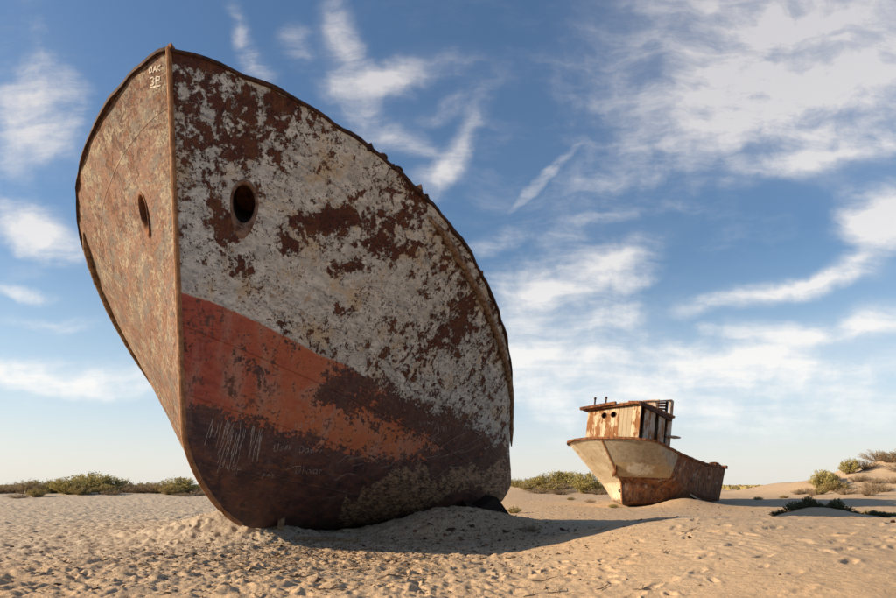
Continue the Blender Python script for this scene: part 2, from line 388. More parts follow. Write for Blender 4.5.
def build_ground():
    ang = np.concatenate([np.radians(np.linspace(-180, -46, 60, endpoint=False)), np.radians(np.linspace(-46, 46, 860, endpoint=False)), np.radians(np.linspace(46, 180, 61))])
    rad = np.concatenate([np.geomspace(.4, 4.2, 40, endpoint=False), np.geomspace(4.2, 34, 500, endpoint=False), np.geomspace(34, 120, 90, endpoint=False), np.geomspace(120, 9000, 45)])
    R, A = np.meshgrid(rad, ang, indexing='ij')
    X = R*np.sin(A); Y = R*np.cos(A)
    Z = base_height(X, Y)+fine_height(X, Y)
    # footprints
    fp = []
    def trail(p0, p1, step=.62, jit=.07):
        a = np.array(p0); b = np.array(p1); L = np.hypot(*(b-a)); n = int(L/step); u = (b-a)/L; s = np.array([-u[1], u[0]])
        for i in range(n):
            q = a+u*step*i+s*(.1 if i % 2 else -.1)+rng.normal(0, jit, 2); fp.append((q[0], q[1], math.atan2(u[1], u[0])+rng.normal(0, .15), .26, rng.uniform(.012, .03)))
    trail((1.6, 5.2), (5.2, 9.0)); trail((2.8, 5.0), (6.4, 7.9)); trail((4.6, 5.2), (6.4, 9.0)); trail((5.6, 6.4), (2.2, 8.6)); trail((.3, 5.8), (1.7, 12)); trail((-.4, 6.2), (1.2, 10.5))
    trail((3.3, 6.2), (8.0, 9.2)); trail((-6, 7.0), (0, 6.4)); trail((-3, 9.2), (1.5, 9.8)); trail((4.2, 5.6), (3.4, 9.2))
    for _ in range(60): fp.append((rng.uniform(.5, 7), rng.uniform(4.8, 9.3), rng.uniform(0, 6.28), rng.uniform(.14, .28), rng.uniform(.006, .022)))
    for _ in range(170): fp.append((rng.uniform(-6, 2.2), rng.uniform(5.2, 12), rng.uniform(0, 6.28), rng.uniform(.14, .28), rng.uniform(.02, .05)))
    near = np.where((R > 4) & (R < 16) & (Y > 0)); xn = X[near]; yn = Y[near]; zn = Z[near].copy()
    for (fx, fy, a, L, dp) in fp:
        m = (abs(xn-fx) < .45) & (abs(yn-fy) < .45)
        if not m.any(): continue
        dx = xn[m]-fx; dy = yn[m]-fy; u = (dx*math.cos(a)+dy*math.sin(a))/(L*.5); v = (-dx*math.sin(a)+dy*math.cos(a))/(L*.21*(1.15+.25*np.tanh(u)))if False else (-dx*math.sin(a)+dy*math.cos(a))/(L*.22)
        q = np.sqrt(u*u+v*v)*(1+.22*perlin(dx*9+fx*7, dy*9+fy*5, 71))
        zn[m] += -dp*(1-sm(q, .55, 1.1))+dp*.30*np.exp(-((q-1.45)/.35)**2)
    Z[near] = zn
    pale = sm(-X, 0.0, 4.5)*sm(R, 8, 13)*.75+.3*sm(R, 35, 70)
    lit = gs(X, Y, .2, 13.6, 1.8, 1.2)*.5+gs(X, Y, -2.0, 9.6, 2.6, 2.4)*.95+gs(X, Y, 1.2, 12.5, 1.6, 1.6)*.6+gs(X, Y, 7.5, 23, 5, 3)*.5+.25*(X < 0)
    V = np.stack([X, Y, Z], -1).reshape(-1, 3)
    o = big_mesh('ground', V, grid_faces(len(rad), len(ang), flip=True), SAND, attrs={'pale': pale.ravel(), 'litter': np.clip(lit, 0, 1).ravel()})
    tag(o, 'trodden pale desert sand with dunes', 'sand', kind='structure')
    return o
ground = build_ground()
# ------------------------------------------------------------------ the big wreck
def polyline_y(xs, pts):
    pts = np.array(pts, float); return np.interp(xs, pts[:, 0], pts[:, 1])
def hull_material():
    m, t, b = material('flaking hull paint'); co = t.coord()
    wl = t.attr('below_white'); dk = t.attr('below_red'); bias = t.attr('rust_bias'); blot = t.attr('dark_blotch'); peel = t.attr('peel'); sunny = t.attr('sunlit_tint'); org = t.attr('orange')
    sub1 = lambda v: t.math('SUBTRACT', 1.0, v)
    cen = lambda v, k: t.mul(t.math('SUBTRACT', v, .5), k)
    streakc = t.mapping(co, rot=(0, math.radians(-52), 0), scale=(.30, 1.1, 1.7))
    n1 = t.noise(co, .9, 6, .6, .3); nm = t.noise(co, 3.3, 10, .66, .35); n2 = t.noise(streakc, 5.0, 9, .68, .5); n3 = t.noise(co, 14, 8, .70, .25); n4 = t.noise(co, 48, 4, .7); ns = t.noise(streakc, 13, 7, .72, .3)
    wob = t.add(cen(n2, .7), cen(nm, .6), cen(n3, .8))
    # --- grey-white topside paint: clean, stained, scraped
    white = t.mix(t.sstep(n2, .34, .66), (.38, .372, .34), (.66, .64, .585))
    white = t.mix(t.mul(t.sstep(ns, .50, .64), .72), white, (.175, .180, .185))
    white = t.mix(t.mul(t.sstep(t.noise(co, 1.7, 8, .72), .50, .66), .8), white, (.50, .375, .225))
    white = t.mix(t.mul(t.sstep(t.noise(co, 7, 7, .7, .4), .57, .66), .65), white, (.34, .19, .085))
    vs = t.mapping(co, rot=(0, math.radians(-68), 0), scale=(.28, 1.0, 1.5))
    ta = t.mix(t.sstep(n3, .38, .60), (.115, .036, .012), (.215, .080, .024))
    tb = t.mix(t.sstep(t.add(t.mul(n3, .6), t.mul(ns, .4)), .43, .55), (.105, .060, .034), (.30, .225, .132))
    tc = t.mix(n3, (.050, .032, .022), (.125, .095, .070))
    tan = t.mix(t.sstep(t.add(t.mul(t.noise(vs, 2.2, 9, .72, .4), .7), t.mul(n3, .3)), .485, .545), ta, tb)
    tan = t.mix(t.mul(t.sstep(t.add(t.mul(t.noise(t.mapping(vs, loc=(3.1, 1.7, 4.2)), 2.6, 9, .74, .4), .7), t.mul(n3, .3)), .515, .555), .85), tan, tc)
    white = t.mix(sunny, white, tan)  # sun side: more rust, with warm sunlight mixed into the paint colour
    # --- red band and dark bottom paint
    red = t.mix(t.sstep(n2, .35, .62), (.25, .038, .026), (.37, .078, .046))
    red = t.mix(t.math('MULTIPLY', org, t.lin(nm, .32, .6, .35, 1)), red, (.46, .150, .058))
    wash = t.noise(t.mapping(co, scale=(1.2, 1.2, .16)), 2.6, 7, .62)
    red = t.mix(t.mul(t.sstep(t.add(t.mul(wash, .7), t.mul(nm, .3)), .45, .60), .7), red, (.38, .205, .145))
    red = t.mix(t.mul(t.sstep(t.add(t.mul(n3, .5), t.mul(nm, .5)), .535, .56), .75), red, (.11, .045, .036))
    dark = t.mix(t.sstep(nm, .36, .62), (.036, .021, .022), (.100, .046, .038))
    dark = t.mix(t.mul(t.sstep(n2, .50, .62), .7), dark, (.175, .068, .036))
    dark = t.mix(t.mul(t.sstep(ns, .56, .66), .5), dark, (.20, .15, .135))
    dark = t.mix(t.mul(t.sstep(wash, .54, .70), .45), dark, (.17, .105, .085))
    # --- rust where the paint has gone
    rust = t.mix(t.sstep(n3, .36, .62), (.030, .010, .008), (.100, .028, .017))
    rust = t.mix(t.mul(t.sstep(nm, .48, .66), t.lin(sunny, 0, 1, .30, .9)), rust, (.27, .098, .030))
    # --- zones with ragged edges
    f_red = t.sstep(t.add(wl, t.mul(wob, t.lin(t.attr('edge_wear'), 0, 1, 5, 105))), -1.0, 1.5)
    f_drk = t.sstep(t.add(dk, t.mul(wob, 75)), 0, 1.6)
    f_blo = t.sstep(t.add(blot, t.mul(wob, 3.0)), .52, .57)
    under = t.mix(f_drk, red, dark)
    under = t.mix(t.mul(f_blo, .93), under, t.mix(t.lin(ns, .4, .6, .75, .1), dark, (.030, .018, .019)))
    c = t.mix(f_red, white, under)
    # --- flakes: rust patches of several sizes, fewer on the bottom paint
    nb = t.noise(co, 7.5, 8, .64, .35)
    rsum = t.add(cen(n1, .24), cen(nm, .38), cen(nb, .46), cen(n2, .12), cen(n3, .24), cen(n4, .12), bias)
    rsum = t.math('SUBTRACT', rsum, t.mul(f_red, .07))
    f_rust = t.sstep(rsum, .070, .078); rim = t.math('MAXIMUM', t.math('SUBTRACT', t.sstep(rsum, .052, .070), f_rust), 0)
    spots = t.mul(t.sstep(t.add(t.mul(n4, .55), t.mul(n3, .45), cen(nm, .35), t.mul(bias, .4)), .60, .615), sub1(t.mul(f_red, .65)))
    chips = t.mul(t.sstep(t.add(cen(t.noise(co, 26, 5, .62, .4), .8), cen(nm, .4), t.mul(bias, .35)), .085, .10), sub1(t.mul(f_red, .8)))
    c = t.mix(t.mul(spots, .8), c, t.mix(sunny, (.105, .050, .028), (.17, .085, .040)))
    c = t.mix(t.mul(chips, .9), c, rust)
    c = t.mix(f_rust, c, rust)
    c = t.mix(t.mul(rim, .6), c, t.mix(f_red, (.30, .17, .085), (.30, .15, .085)))
    nb0 = t.noise(co, 5, 7, .66, .3)
    # --- scoured plating low on the quarter: pale scabbed scale
    scab = t.mix(t.sstep(t.add(t.mul(t.noise(t.mapping(co, rot=(0, math.radians(-35), 0), scale=(.25, 1, 1.6)), 17, 8, .78), .7), t.mul(nb0, .3)), .43, .58), (.040, .020, .014), (.42, .265, .165))
    f_peel = t.sstep(t.add(peel, t.mul(wob, .7), cen(ns, .35)), .44, .47)
    c = t.mix(f_peel, c, scab)
    # thin rust runs
    run = t.noise(t.mapping(co, scale=(5.5, 5.5, .35)), 2.2, 5, .6)
    c = t.mix(t.mul(t.sstep(run, .58, .72), t.lin(f_red, 0, 1, .45, .2)), c, (.23, .10, .038))
    seam = t.sstep(t.attr('seam'), .005, .016, 1.0, 0.0)
    c = t.mix(t.mul(seam, t.sstep(n2, .44, .60), t.lin(n3, .35, .6, .1, .6)), c, t.mix(f_red, (.17, .10, .06), (.20, .11, .075)))
    t.put(b.inputs['Base Color'], c)
    t.put(b.inputs['Roughness'], t.lin(f_red, 0, 1, .80, .58)); b.inputs['Specular IOR Level'].default_value = .32
    h = t.add(t.mul(f_rust, -1.0), t.mul(rim, .4), t.mul(spots, -.5), t.mul(chips, -.6), t.mul(n3, .6), t.mul(n4, .35), t.mul(ns, .5), t.mul(f_peel, t.noise(streakc, 24, 7, .75), 1.6), t.mul(f_red, -.25), t.mul(seam, .8))
    t.put(b.inputs['Normal'], t.bump(h, .9, .024))
    return m
HULLMAT = hull_material()
# (px, py, rx, ry, amount): places in the photograph where the topside paint has rusted through
RUSTSPOTS = [(328, 221, 27, 8, .17), (215, 95, 45, 42, .030), (240, 130, 30, 30, .03), (182, 85, 14, 34, .03), (215, 52, 40, 10, .10), (300, 103, 40, 7, .10), (228, 222, 13, 16, .10), (355, 268, 12, 7, .16), (290, 247, 8, 8, .17), (400, 215, 40, 9, .045), (238, 255, 9, 28, .045), (262, 160, 20, 20, .05), (470, 310, 30, 50, .05), (430, 330, 26, 18, .04), (395, 250, 14, 8, .07), (205, 170, 14, 24, .045), (330, 270, 8, 6, .13), (345, 310, 8, 6, .08), (372, 245, 14, 6, .08), (285, 330, 8, 10, .09), (240, 265, 7, 7, .09), (420, 190, 25, 8, .08)]
CLEAN = [(300, 290, 45, 35, .045), (370, 290, 45, 30, .03), (215, 265, 22, 30, .035), (330, 170, 60, 35, .02), (270, 200, 20, 30, .02)]
BLOTS = [(262, 374, 9, 7, .75), (243, 350, 12, 14, .42), (345, 386, 17, 20, .68), (330, 395, 14, 10, .55), (383, 400, 20, 24, .5), (415, 408, 34, 20, .50), (450, 420, 30, 22, .75), (290, 352, 16, 9, .42), (480, 440, 30, 30, .9), (365, 368, 14, 9, .6)]
def wl_line(px): return polyline_y(px, [(60, 288), (178, 291), (215, 303), (250, 318), (285, 336), (320, 355), (345, 364), (380, 382), (420, 400), (450, 408), (480, 424), (512, 450)])
def red_line(px): return polyline_y(px, [(60, 396), (180, 399), (205, 405), (230, 413), (260, 421), (300, 432), (340, 446), (385, 455), (420, 452), (450, 442), (490, 440), (512, 440)])
def build_big():
    root = empty('wrecked_ship', mat4(FB), 'huge rusting ship bow with flaking white, red and dark brown paint', 'ship')
    nt, nv = 270, 220
    x, b, z = hull_big(nt, nv)
    # dents between the frames and a slightly uneven shell
    dent = .022*perlin(x/.75, z/.9, 41)+.010*np.sin(x*2*np.pi/.62)*sm(perlin(x/1.6, z/1.3, 44), -.25, .3)+.012*perlin(x/.3, z/.35, 42)+.005*perlin(x/.12, z/.12, 43)
    fade = np.minimum(1, np.linspace(0, 1, nt)[None, :]*9)*np.minimum(1, b/.2)
    # strakes and butts of the plating: distance to the nearest weld
    uu = np.linspace(0, 1, nv)[:, None]+0*x; rows = np.array([.16, .31, .46, .61, .76, .90]); zh = z[-1][None, :]
    seam_d = np.min(np.abs(uu[..., None]-rows)*zh[..., None], -1)
    strake = np.searchsorted(rows, uu.ravel()).reshape(uu.shape)
    for k in range(7):
        for bx in (1.9+.7*(k % 3), 4.6+.6*((k*2) % 3), 7.4+.5*(k % 2)): seam_d = np.where(strake == k, np.minimum(seam_d, abs(x-bx)), seam_d)
    V, A = [], {k: [] for k in ('below_white', 'below_red', 'rust_bias', 'dark_blotch', 'peel', 'sunlit_tint', 'orange', 'edge_wear', 'seam')}
    for s in (1, -1):
        bb = np.maximum(b, 0)+dent*fade*(1 if s > 0 else .8)
        W = to_world(FB, x, s*bb, z); px, py = pix(W)
        V.append(np.stack([x, -s*bb, z], -1).reshape(-1, 3))
        d1 = py-wl_line(px); d2 = py-red_line(px)
        G = lambda L: sum(a*gs(px, py, cx, cy, rx, ry) for (cx, cy, rx, ry, a) in L)
        if s > 0:
            rb = G(RUSTSPOTS)-G(CLEAN)+.018; bl = np.clip(G(BLOTS), 0, 1.1)
            top = polyline_y(px, [(320, 530), (336, 512), (362, 488), (398, 470), (425, 462), (438, 482), (452, 470), (470, 462), (480, 468), (492, 462), (500, 452), (512, 470)])
            top = top+10*perlin(px/7.0, py/40.0, 81)+9*np.abs(perlin(px/17.0, py/60.0, 82))
            bot = polyline_y(px, [(320, 512), (345, 524), (380, 520), (425, 507), (455, 490), (480, 487), (500, 500), (512, 505)])
            pe = np.clip(.5+np.minimum(py-top, bot-py)/26, 0, 1)*sm(px, 325, 345)
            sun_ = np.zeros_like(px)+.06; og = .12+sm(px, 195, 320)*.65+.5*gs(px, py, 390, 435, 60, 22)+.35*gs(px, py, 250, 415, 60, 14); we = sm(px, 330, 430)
        else:
            rb = np.zeros_like(px)-.005+.035*gs(px, py, 120, 110, 40, 50); bl = np.zeros_like(px); pe = np.zeros_like(px)
            d1 = np.full_like(px, -200.); d2 = np.full_like(px, -200.)
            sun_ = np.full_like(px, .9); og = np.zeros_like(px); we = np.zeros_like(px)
        for k, a in zip(A, (d1, d2, rb, bl, pe, sun_, og, we, seam_d)): A[k].append(np.broadcast_to(a, px.shape).ravel())
    FR = grid_faces(nv, nt, 0, False); FL = grid_faces(nv, nt, nv*nt, True)
    # hawse pipes: openings through the plating
    def surf(side, tx, ty):
        W = to_world(FB, x, side*b, z); px, py = pix(W); k = np.argmin((px-tx)**2+(py-ty)**2+1e6*(W[..., 1] > 15)); i, j = np.unravel_index(k, px.shape)
        p = np.array([x[i, j], -side*b[i, j], z[i, j]])
        du = np.array([x[i, j+2]-x[i, j-2], -side*(b[i, j+2]-b[i, j-2]), z[i, j+2]-z[i, j-2]]); dv = np.array([x[i+2, j]-x[i-2, j], -side*(b[i+2, j]-b[i-2, j]), z[i+2, j]-z[i-2, j]])
        n = np.cross(du, dv); n = n/np.linalg.norm(n)
        if n[1]*(-side) < 0: n = -n
        return p, n
    holes = []
    keep = []
    allV = np.concatenate(V)
    for side, (tx, ty), FF in ((1, (243, 203), FR), (-1, (143.5, 210), FL)):
        p, n = surf(side, tx, ty); HW = (.17, .27) if side > 0 else (.12, .22)
        up = np.array([0, 0, 1.]); up = up-n*up.dot(n); up /= np.linalg.norm(up); sd = np.cross(n, up)
        c = allV[FF].mean(1)-p; q = np.sqrt((c@sd/(HW[0]*1.12))**2+((c@up+HW[1]*.12)/(HW[1]*1.22))**2)
        keep.append(FF[~((q < 1) & (abs(c@n) < .5))]); holes.append((p, n, up, sd, HW))
    hull = big_mesh('hull_plating', allV, np.concatenate(keep), HULLMAT, root, {k: np.concatenate(v) for k, v in A.items()})
    for (p, n, up, sd, HW) in holes:
        k = 28
        rings = [(1.26, -.012), (1.22, .006), (1.14, .020), (1.08, .024), (.98, -.01), (.95, -.08)]
        Vv, Ff = [], []
        for (r, h) in rings:
            for i in range(k):
                a = 2*math.pi*i/k; low = 1.0+(.62 if r > 1 else .12)*max(0, -math.sin(a))
                Vv.append(p+sd*HW[0]*r*math.cos(a)+up*HW[1]*r*math.sin(a)*low+n*(h*(1.0+.5*max(0, -math.sin(a)))))
        for j in range(len(rings)-1):
            for i in range(k): Ff.append((j*k+i, j*k+(i+1) % k, (j+1)*k+(i+1) % k, (j+1)*k+i))
        hp = mesh_obj('hawse_pipe', Vv, Ff, HAWSE if HW[0] > .15 else RUST, root, True)
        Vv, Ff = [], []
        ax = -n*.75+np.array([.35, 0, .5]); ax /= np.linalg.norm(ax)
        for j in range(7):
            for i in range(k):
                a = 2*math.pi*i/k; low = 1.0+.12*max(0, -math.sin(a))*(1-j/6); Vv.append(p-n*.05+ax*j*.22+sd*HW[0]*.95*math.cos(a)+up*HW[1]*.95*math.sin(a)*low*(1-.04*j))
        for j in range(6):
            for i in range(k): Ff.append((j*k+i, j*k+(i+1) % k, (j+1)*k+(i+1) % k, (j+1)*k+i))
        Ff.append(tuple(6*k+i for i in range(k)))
        mesh_obj('pipe_wall', Vv, Ff, BLACK_STEEL, hp, True)  # near-black wall: the shade inside the pipe is put into its colour
    def edge(row, side, off=0.0, drop=0.0, j0=0, j1=nt, step=3):
        out = []
        for j in list(range(j0, j1-1, step))+[j1-1]:
            out.append((x[row, j], -side*(b[row, j]+off), z[row, j]-drop))
        return out
    # stem bar
    st = [(x[i, 0]-.012, 0, z[i, 0]) for i in range(2, nv, 3)]+[(x[-1, 0]-.012, 0, z[-1, 0]+.03)]
    v, f = sweep(st, [(-.032, -.035), (.032, -.035), (.032, .03), (.014, .045), (-.014, .045), (-.032, .03)], [(-1, 0, .2)]*len(st)); mesh_obj('stem_bar', v, f, RUST_PALE if False else STEMMAT, root)
    for s in (1, -1):
        e = edge(nv-1, s, -.02, -.015)
        sc = [(1+.35*float(perlin(np.array(i*.21), np.array(s*3.3), 51)))*min(1, .4+(len(e)-1-i)/8) for i in range(len(e))]
        e = [(a, c+.02*float(perlin(np.array(i*.33), np.array(1.3), 52)), d+.045*float(perlin(np.array(i*.41), np.array(s*2.3), 53))) for i, (a, c, d) in enumerate(e)]
        v, f = sweep(e, [(-.05, -.03), (.05, -.03), (.05, .02), (.02, .035), (-.05, .03)], None, True, sc); mesh_obj('cap_rail', v, f, RUST_DARK, root)
        # rubbing strake, half-round, starts behind the flare
        js = [j for j in range(nt) if x[-1, j] > 2.55][0]
        path, ups = [], []
        for j in range(js, nt, 3):
            dz = z[-1, j]-(.17+.06*sm(np.array(x[-1, j]), 2.5, 4.0)); i = int(np.searchsorted(z[:, j], dz)); i = min(max(i, 1), nv-1)
            path.append((x[i, j], -s*(b[i, j]+.035), z[i, j])); ups.append((0, -s, .1))
        n = len(path); sc = [min(1, .25+i/5, .25+(n-1-i)/6)*(1+.10*float(perlin(np.array(i*.5), np.array(.7), 55))) for i in range(n)]
        v, f = sweep(path, circ(.075, 10, 1, .9), ups, True, sc); mesh_obj('rubbing_strake', v, f, STRAKEMAT, root, True)
    # deck, cut end bulkhead
    row = int(.86*(nv-1)); P = [(x[row, j], b[row, j]-.01, z[row, j]) for j in range(4, nt, 6)]
    Vd = [(a, -c, d) for a, c, d in P]+[(a, c, d) for a, c, d in P]; n = len(P)
    mesh_obj('deck', Vd, [(i, i+1, n+i+1, n+i) for i in range(n-1)], RUST, root)
    j = nt-6; P = [(x[i, j], b[i, j]-.01, z[i, j]) for i in range(0, row+1, 6)]; n = len(P)
    Vd = [(a, -c, d) for a, c, d in P]+[(a, c, d) for a, c, d in P]
    mesh_obj('bulkhead', Vd, [(i, i+1, n+i+1, n+i) for i in range(n-1)], RUST_DARK, root)
    # mooring bitts and cleats on the shaded rail
    W = to_world(FB, x[-1], b[-1], z[-1]); ex, ey = pix(W)
    for (tx, r, h) in ((387, .06, .17), (402, .07, .16)):
        j = int(np.argmin(abs(ex-tx)+1e3*(W[:, 1] > 16)))
        v, f = lathe([(r*.7, -.08), (r*.7, h*.55), (r*1.35, h*.62), (r*1.5, h*.80), (r*1.1, h), (r*.3, h*1.08)], 14, (x[-1, j]+.02, -(b[-1, j]-.10), z[-1, j]))
        mesh_obj('mooring_bitt', v, f, RUST_DARK, root)
    for (tx, sz) in ((372, .07), (394, .05), (421, .08), (428, .06), (482, .07), (497, .05), (150, .0)):
        if not sz: continue
        j = int(np.argmin(abs(ex-tx)+1e3*(W[:, 1] > 19)))
        v, f = box(x[-1, j], -(b[-1, j]-.02), z[-1, j]+sz*.5, sz*2.2, sz, sz*1.5, sz*.25); mesh_obj('rail_lug', v, f, RUST_DARK, root)
    # stem head fitting
    v, f = box(.06, 0, z[-1, 0]+.05, .16, .07, .12, .015); mesh_obj('stem_head', v, f, RUST, root)
    bpy.context.view_layer.update()
    return root, hull, (x, b, z)
HAWSE = simple('hawse scale', (.075, .032, .02), (.23, .145, .105), 7, .8, .5, .012)
STEMMAT = simple('stem bar rust', (.20, .085, .035), (.36, .185, .085), 9, .8, .4, .01)
STRAKEMAT = simple('strake scale', (.10, .048, .026), (.30, .20, .125), 10, .85, .6, .015)
ship, hull_ob, HG = build_big()
def bvh_of(o):
    me = o.data; Mw = o.matrix_world
    return BVHTree.FromPolygons([Mw @ v.co for v in me.vertices], [tuple(p.vertices) for p in me.polygons])
BVH = bvh_of(hull_ob); MINV = ship.matrix_world.inverted()
def ribbon(strokes, width, name, mat, parent, bvh, minv, lift=.006):
    """strokes given in photo pixels, laid on a hull surface as thin raised paint or scratches"""
    V, F = [], []
    for st in strokes:
        pts = []
        for (a, b_) in zip(st[:-1], st[1:]):
            n = max(1, int(math.hypot(b_[0]-a[0], b_[1]-a[1])/1.5))
            pts += [(a[0]+(b_[0]-a[0])*i/n, a[1]+(b_[1]-a[1])*i/n) for i in range(n)]
        pts.append(st[-1]); hits = []
        for p in pts:
            loc, nor, idx, dist = bvh.ray_cast(CAMP, ray(*p))
            if loc is None: continue
            if nor.dot(ray(*p)) > 0: nor = -nor
            hits.append((loc+nor*lift, nor))
        if len(hits) < 2: continue
        o = len(V)
        for i, (l, n) in enumerate(hits):
            tg = hits[min(i+1, len(hits)-1)][0]-hits[max(i-1, 0)][0]
            if tg.length < 1e-6: tg = Vector((0, 0, 1))
            sd = tg.normalized().cross(n).normalized()*width*.5*random.uniform(.55, 1.15)
            V += [minv @ (l-sd), minv @ (l+sd)]
        for i in range(len(hits)-1): F.append((o+2*i, o+2*i+1, o+2*i+3, o+2*i+2))
    return mesh_obj(name, V, F, mat, parent)
GL = {'D': [[(0, 0), (0, 1), (.5, .85), (.6, .45), (.4, .1), (0, 0)]], 'a': [[(.5, .5), (.2, .55), (.05, .3), (.2, 0), (.45, .1), (.5, .5), (.55, 0)]], 'm': [[(0, 0), (.05, .5), (.2, .5), (.25, 0), (.3, .45), (.5, .5), (.55, 0)]], 'i': [[(.2, 0), (.25, .5)], [(.27, .68), (.29, .75)]], 'r': [[(.1, 0), (.15, .5), (.3, .42), (.5, .5)]], 'U': [[(0, 1), (.05, .15), (.3, 0), (.5, .2), (.55, 1)]], 'l': [[(.2, 0), (.25, 1)]], 'n': [[(.05, 0), (.1, .5), (.35, .5), (.45, 0)]], 'A': [[(0, 0), (.35, 1), (.6, 0)], [(.15, .4), (.5, .4)]], 'p': [[(.05, -.4), (.15, .5), (.45, .45), (.4, .1), (.1, .05)]], 'y': [[(.05, .5), (.25, .1)], [(.5, .5), (.1, -.45)]], 'o': [[(.3, .5), (.05, .3), (.2, 0), (.5, .2), (.3, .5)]], 's': [[(.5, .45), (.2, .5), (.15, .3), (.45, .2), (.35, 0), (.05, .05)]], 'x': [[(.05, .5), (.5, 0)], [(.5, .5), (.05, 0)]], 'J': [[(.4, 1), (.4, .1), (.15, 0), (0, .2)]], 'u': [[(.05, .5), (.1, .05), (.35, .05), (.45, .5), (.5, 0)]],
      'O': [[(.3, 1), (.05, .6), (.2, 0), (.55, .3), (.5, .85), (.3, 1)]], 'K': [[(0, 0), (0, 1)], [(.5, 1), (0, .5), (.5, 0)]], 'Z': [[(0, .9), (.3, 1), (.5, .75), (.2, .5), (.5, .25), (.25, 0), (0, .1)]], 'P': [[(0, 0), (0, 1), (.5, .85), (.4, .5), (0, .5)]], '-': [[(0, .5), (.9, .5)]]}
def word(s, x0, y0, size, slope=0.0, slant=.15):
    out, cx = [], 0
    for ch in s:
        for st in GL[ch]: out.append([(x0+(cx+px_+slant*py_)*size, y0-py_*size+slope*(cx+px_)*size) for px_, py_ in st])
        cx += .72
    return out
scr = []
for k in range(46):
    a = random.uniform(203, 285)*.6+random.uniform(205, 262)*.4; b_ = 418+(a-205)*.16+random.uniform(-4, 30)*random.random(); L = random.uniform(8, 32); sl_ = random.uniform(.12, .34)
    scr.append([(a, b_), (a-L*sl_*.5+random.uniform(-1, 1), b_+L*.5), (a-L*sl_, b_+L)])
for k in range(22):
    a = random.uniform(285, 470); b_ = random.uniform(440, 500); L = random.uniform(6, 26); scr.append([(a, b_), (a+L*.6, b_-L*random.uniform(.1, .5)), (a+L, b_-L*random.uniform(.2, .6))])
WORDS = [('Damir', 299, 452, 7, .05), ('Ulnar', 295, 474, 8, -.02), ('Umap', 219, 468, 8, .12), ('Jasur', 291, 431, 8.5, -.35), ('yoxs', 419, 424, 5.5, 0), ('Amirxon', 433, 432, 10, -.08), ('pos', 262, 476, 6, .1), ('Usm', 273, 452, 8, -.2), ('aim', 430, 441, 5.5, .0), ('poman', 427, 404, 5, .1)]
for st in scr: ribbon([st], .008, 'scratch', SCRATCH, ship, BVH, MINV)
for args in WORDS: tag(ribbon([[(a+random.uniform(-.5, .5), b_+random.uniform(-.6, .6)) for a, b_ in st] for st in word(*args)], .0085, 'scratched_word', SCRATCH, ship, BVH, MINV), kind='stuff')
ribbon(word('OAK', 149, 74, 6.0, -.25, 0)+word('ZP', 150.5, 86, 8.0, -.2, 0)+word('-', 150, 94, 12, -.2, 0), .024, 'painted_mark', WHITEPAINT, ship, BVH, MINV)
# torn bilge plate sticking out of the drift at the cut end
def torn_plate():
    pts = [(463, 500), (480, 508), (497, 497), (511, 516), (513, 521), (503, 522), (478, 524)]
    out = []
    Yp = 15.3
    for (a, b_) in pts: out.append(CAMP+Vector(((a-CXP)/FPX*Yp, Yp, (HYP-b_)/FPX*Yp)))
    back = [p+Vector((-.25, .5, .06)) for p in out]; n = len(out)
    V = [MINV @ p for p in out+back]; F = [tuple(range(n))[::-1], tuple(range(n, 2*n))]+[(i, (i+1) % n, n+(i+1) % n, n+i) for i in range(n)]
    mesh_obj('torn_plate', V, F, BLACK_STEEL, ship)
torn_plate()
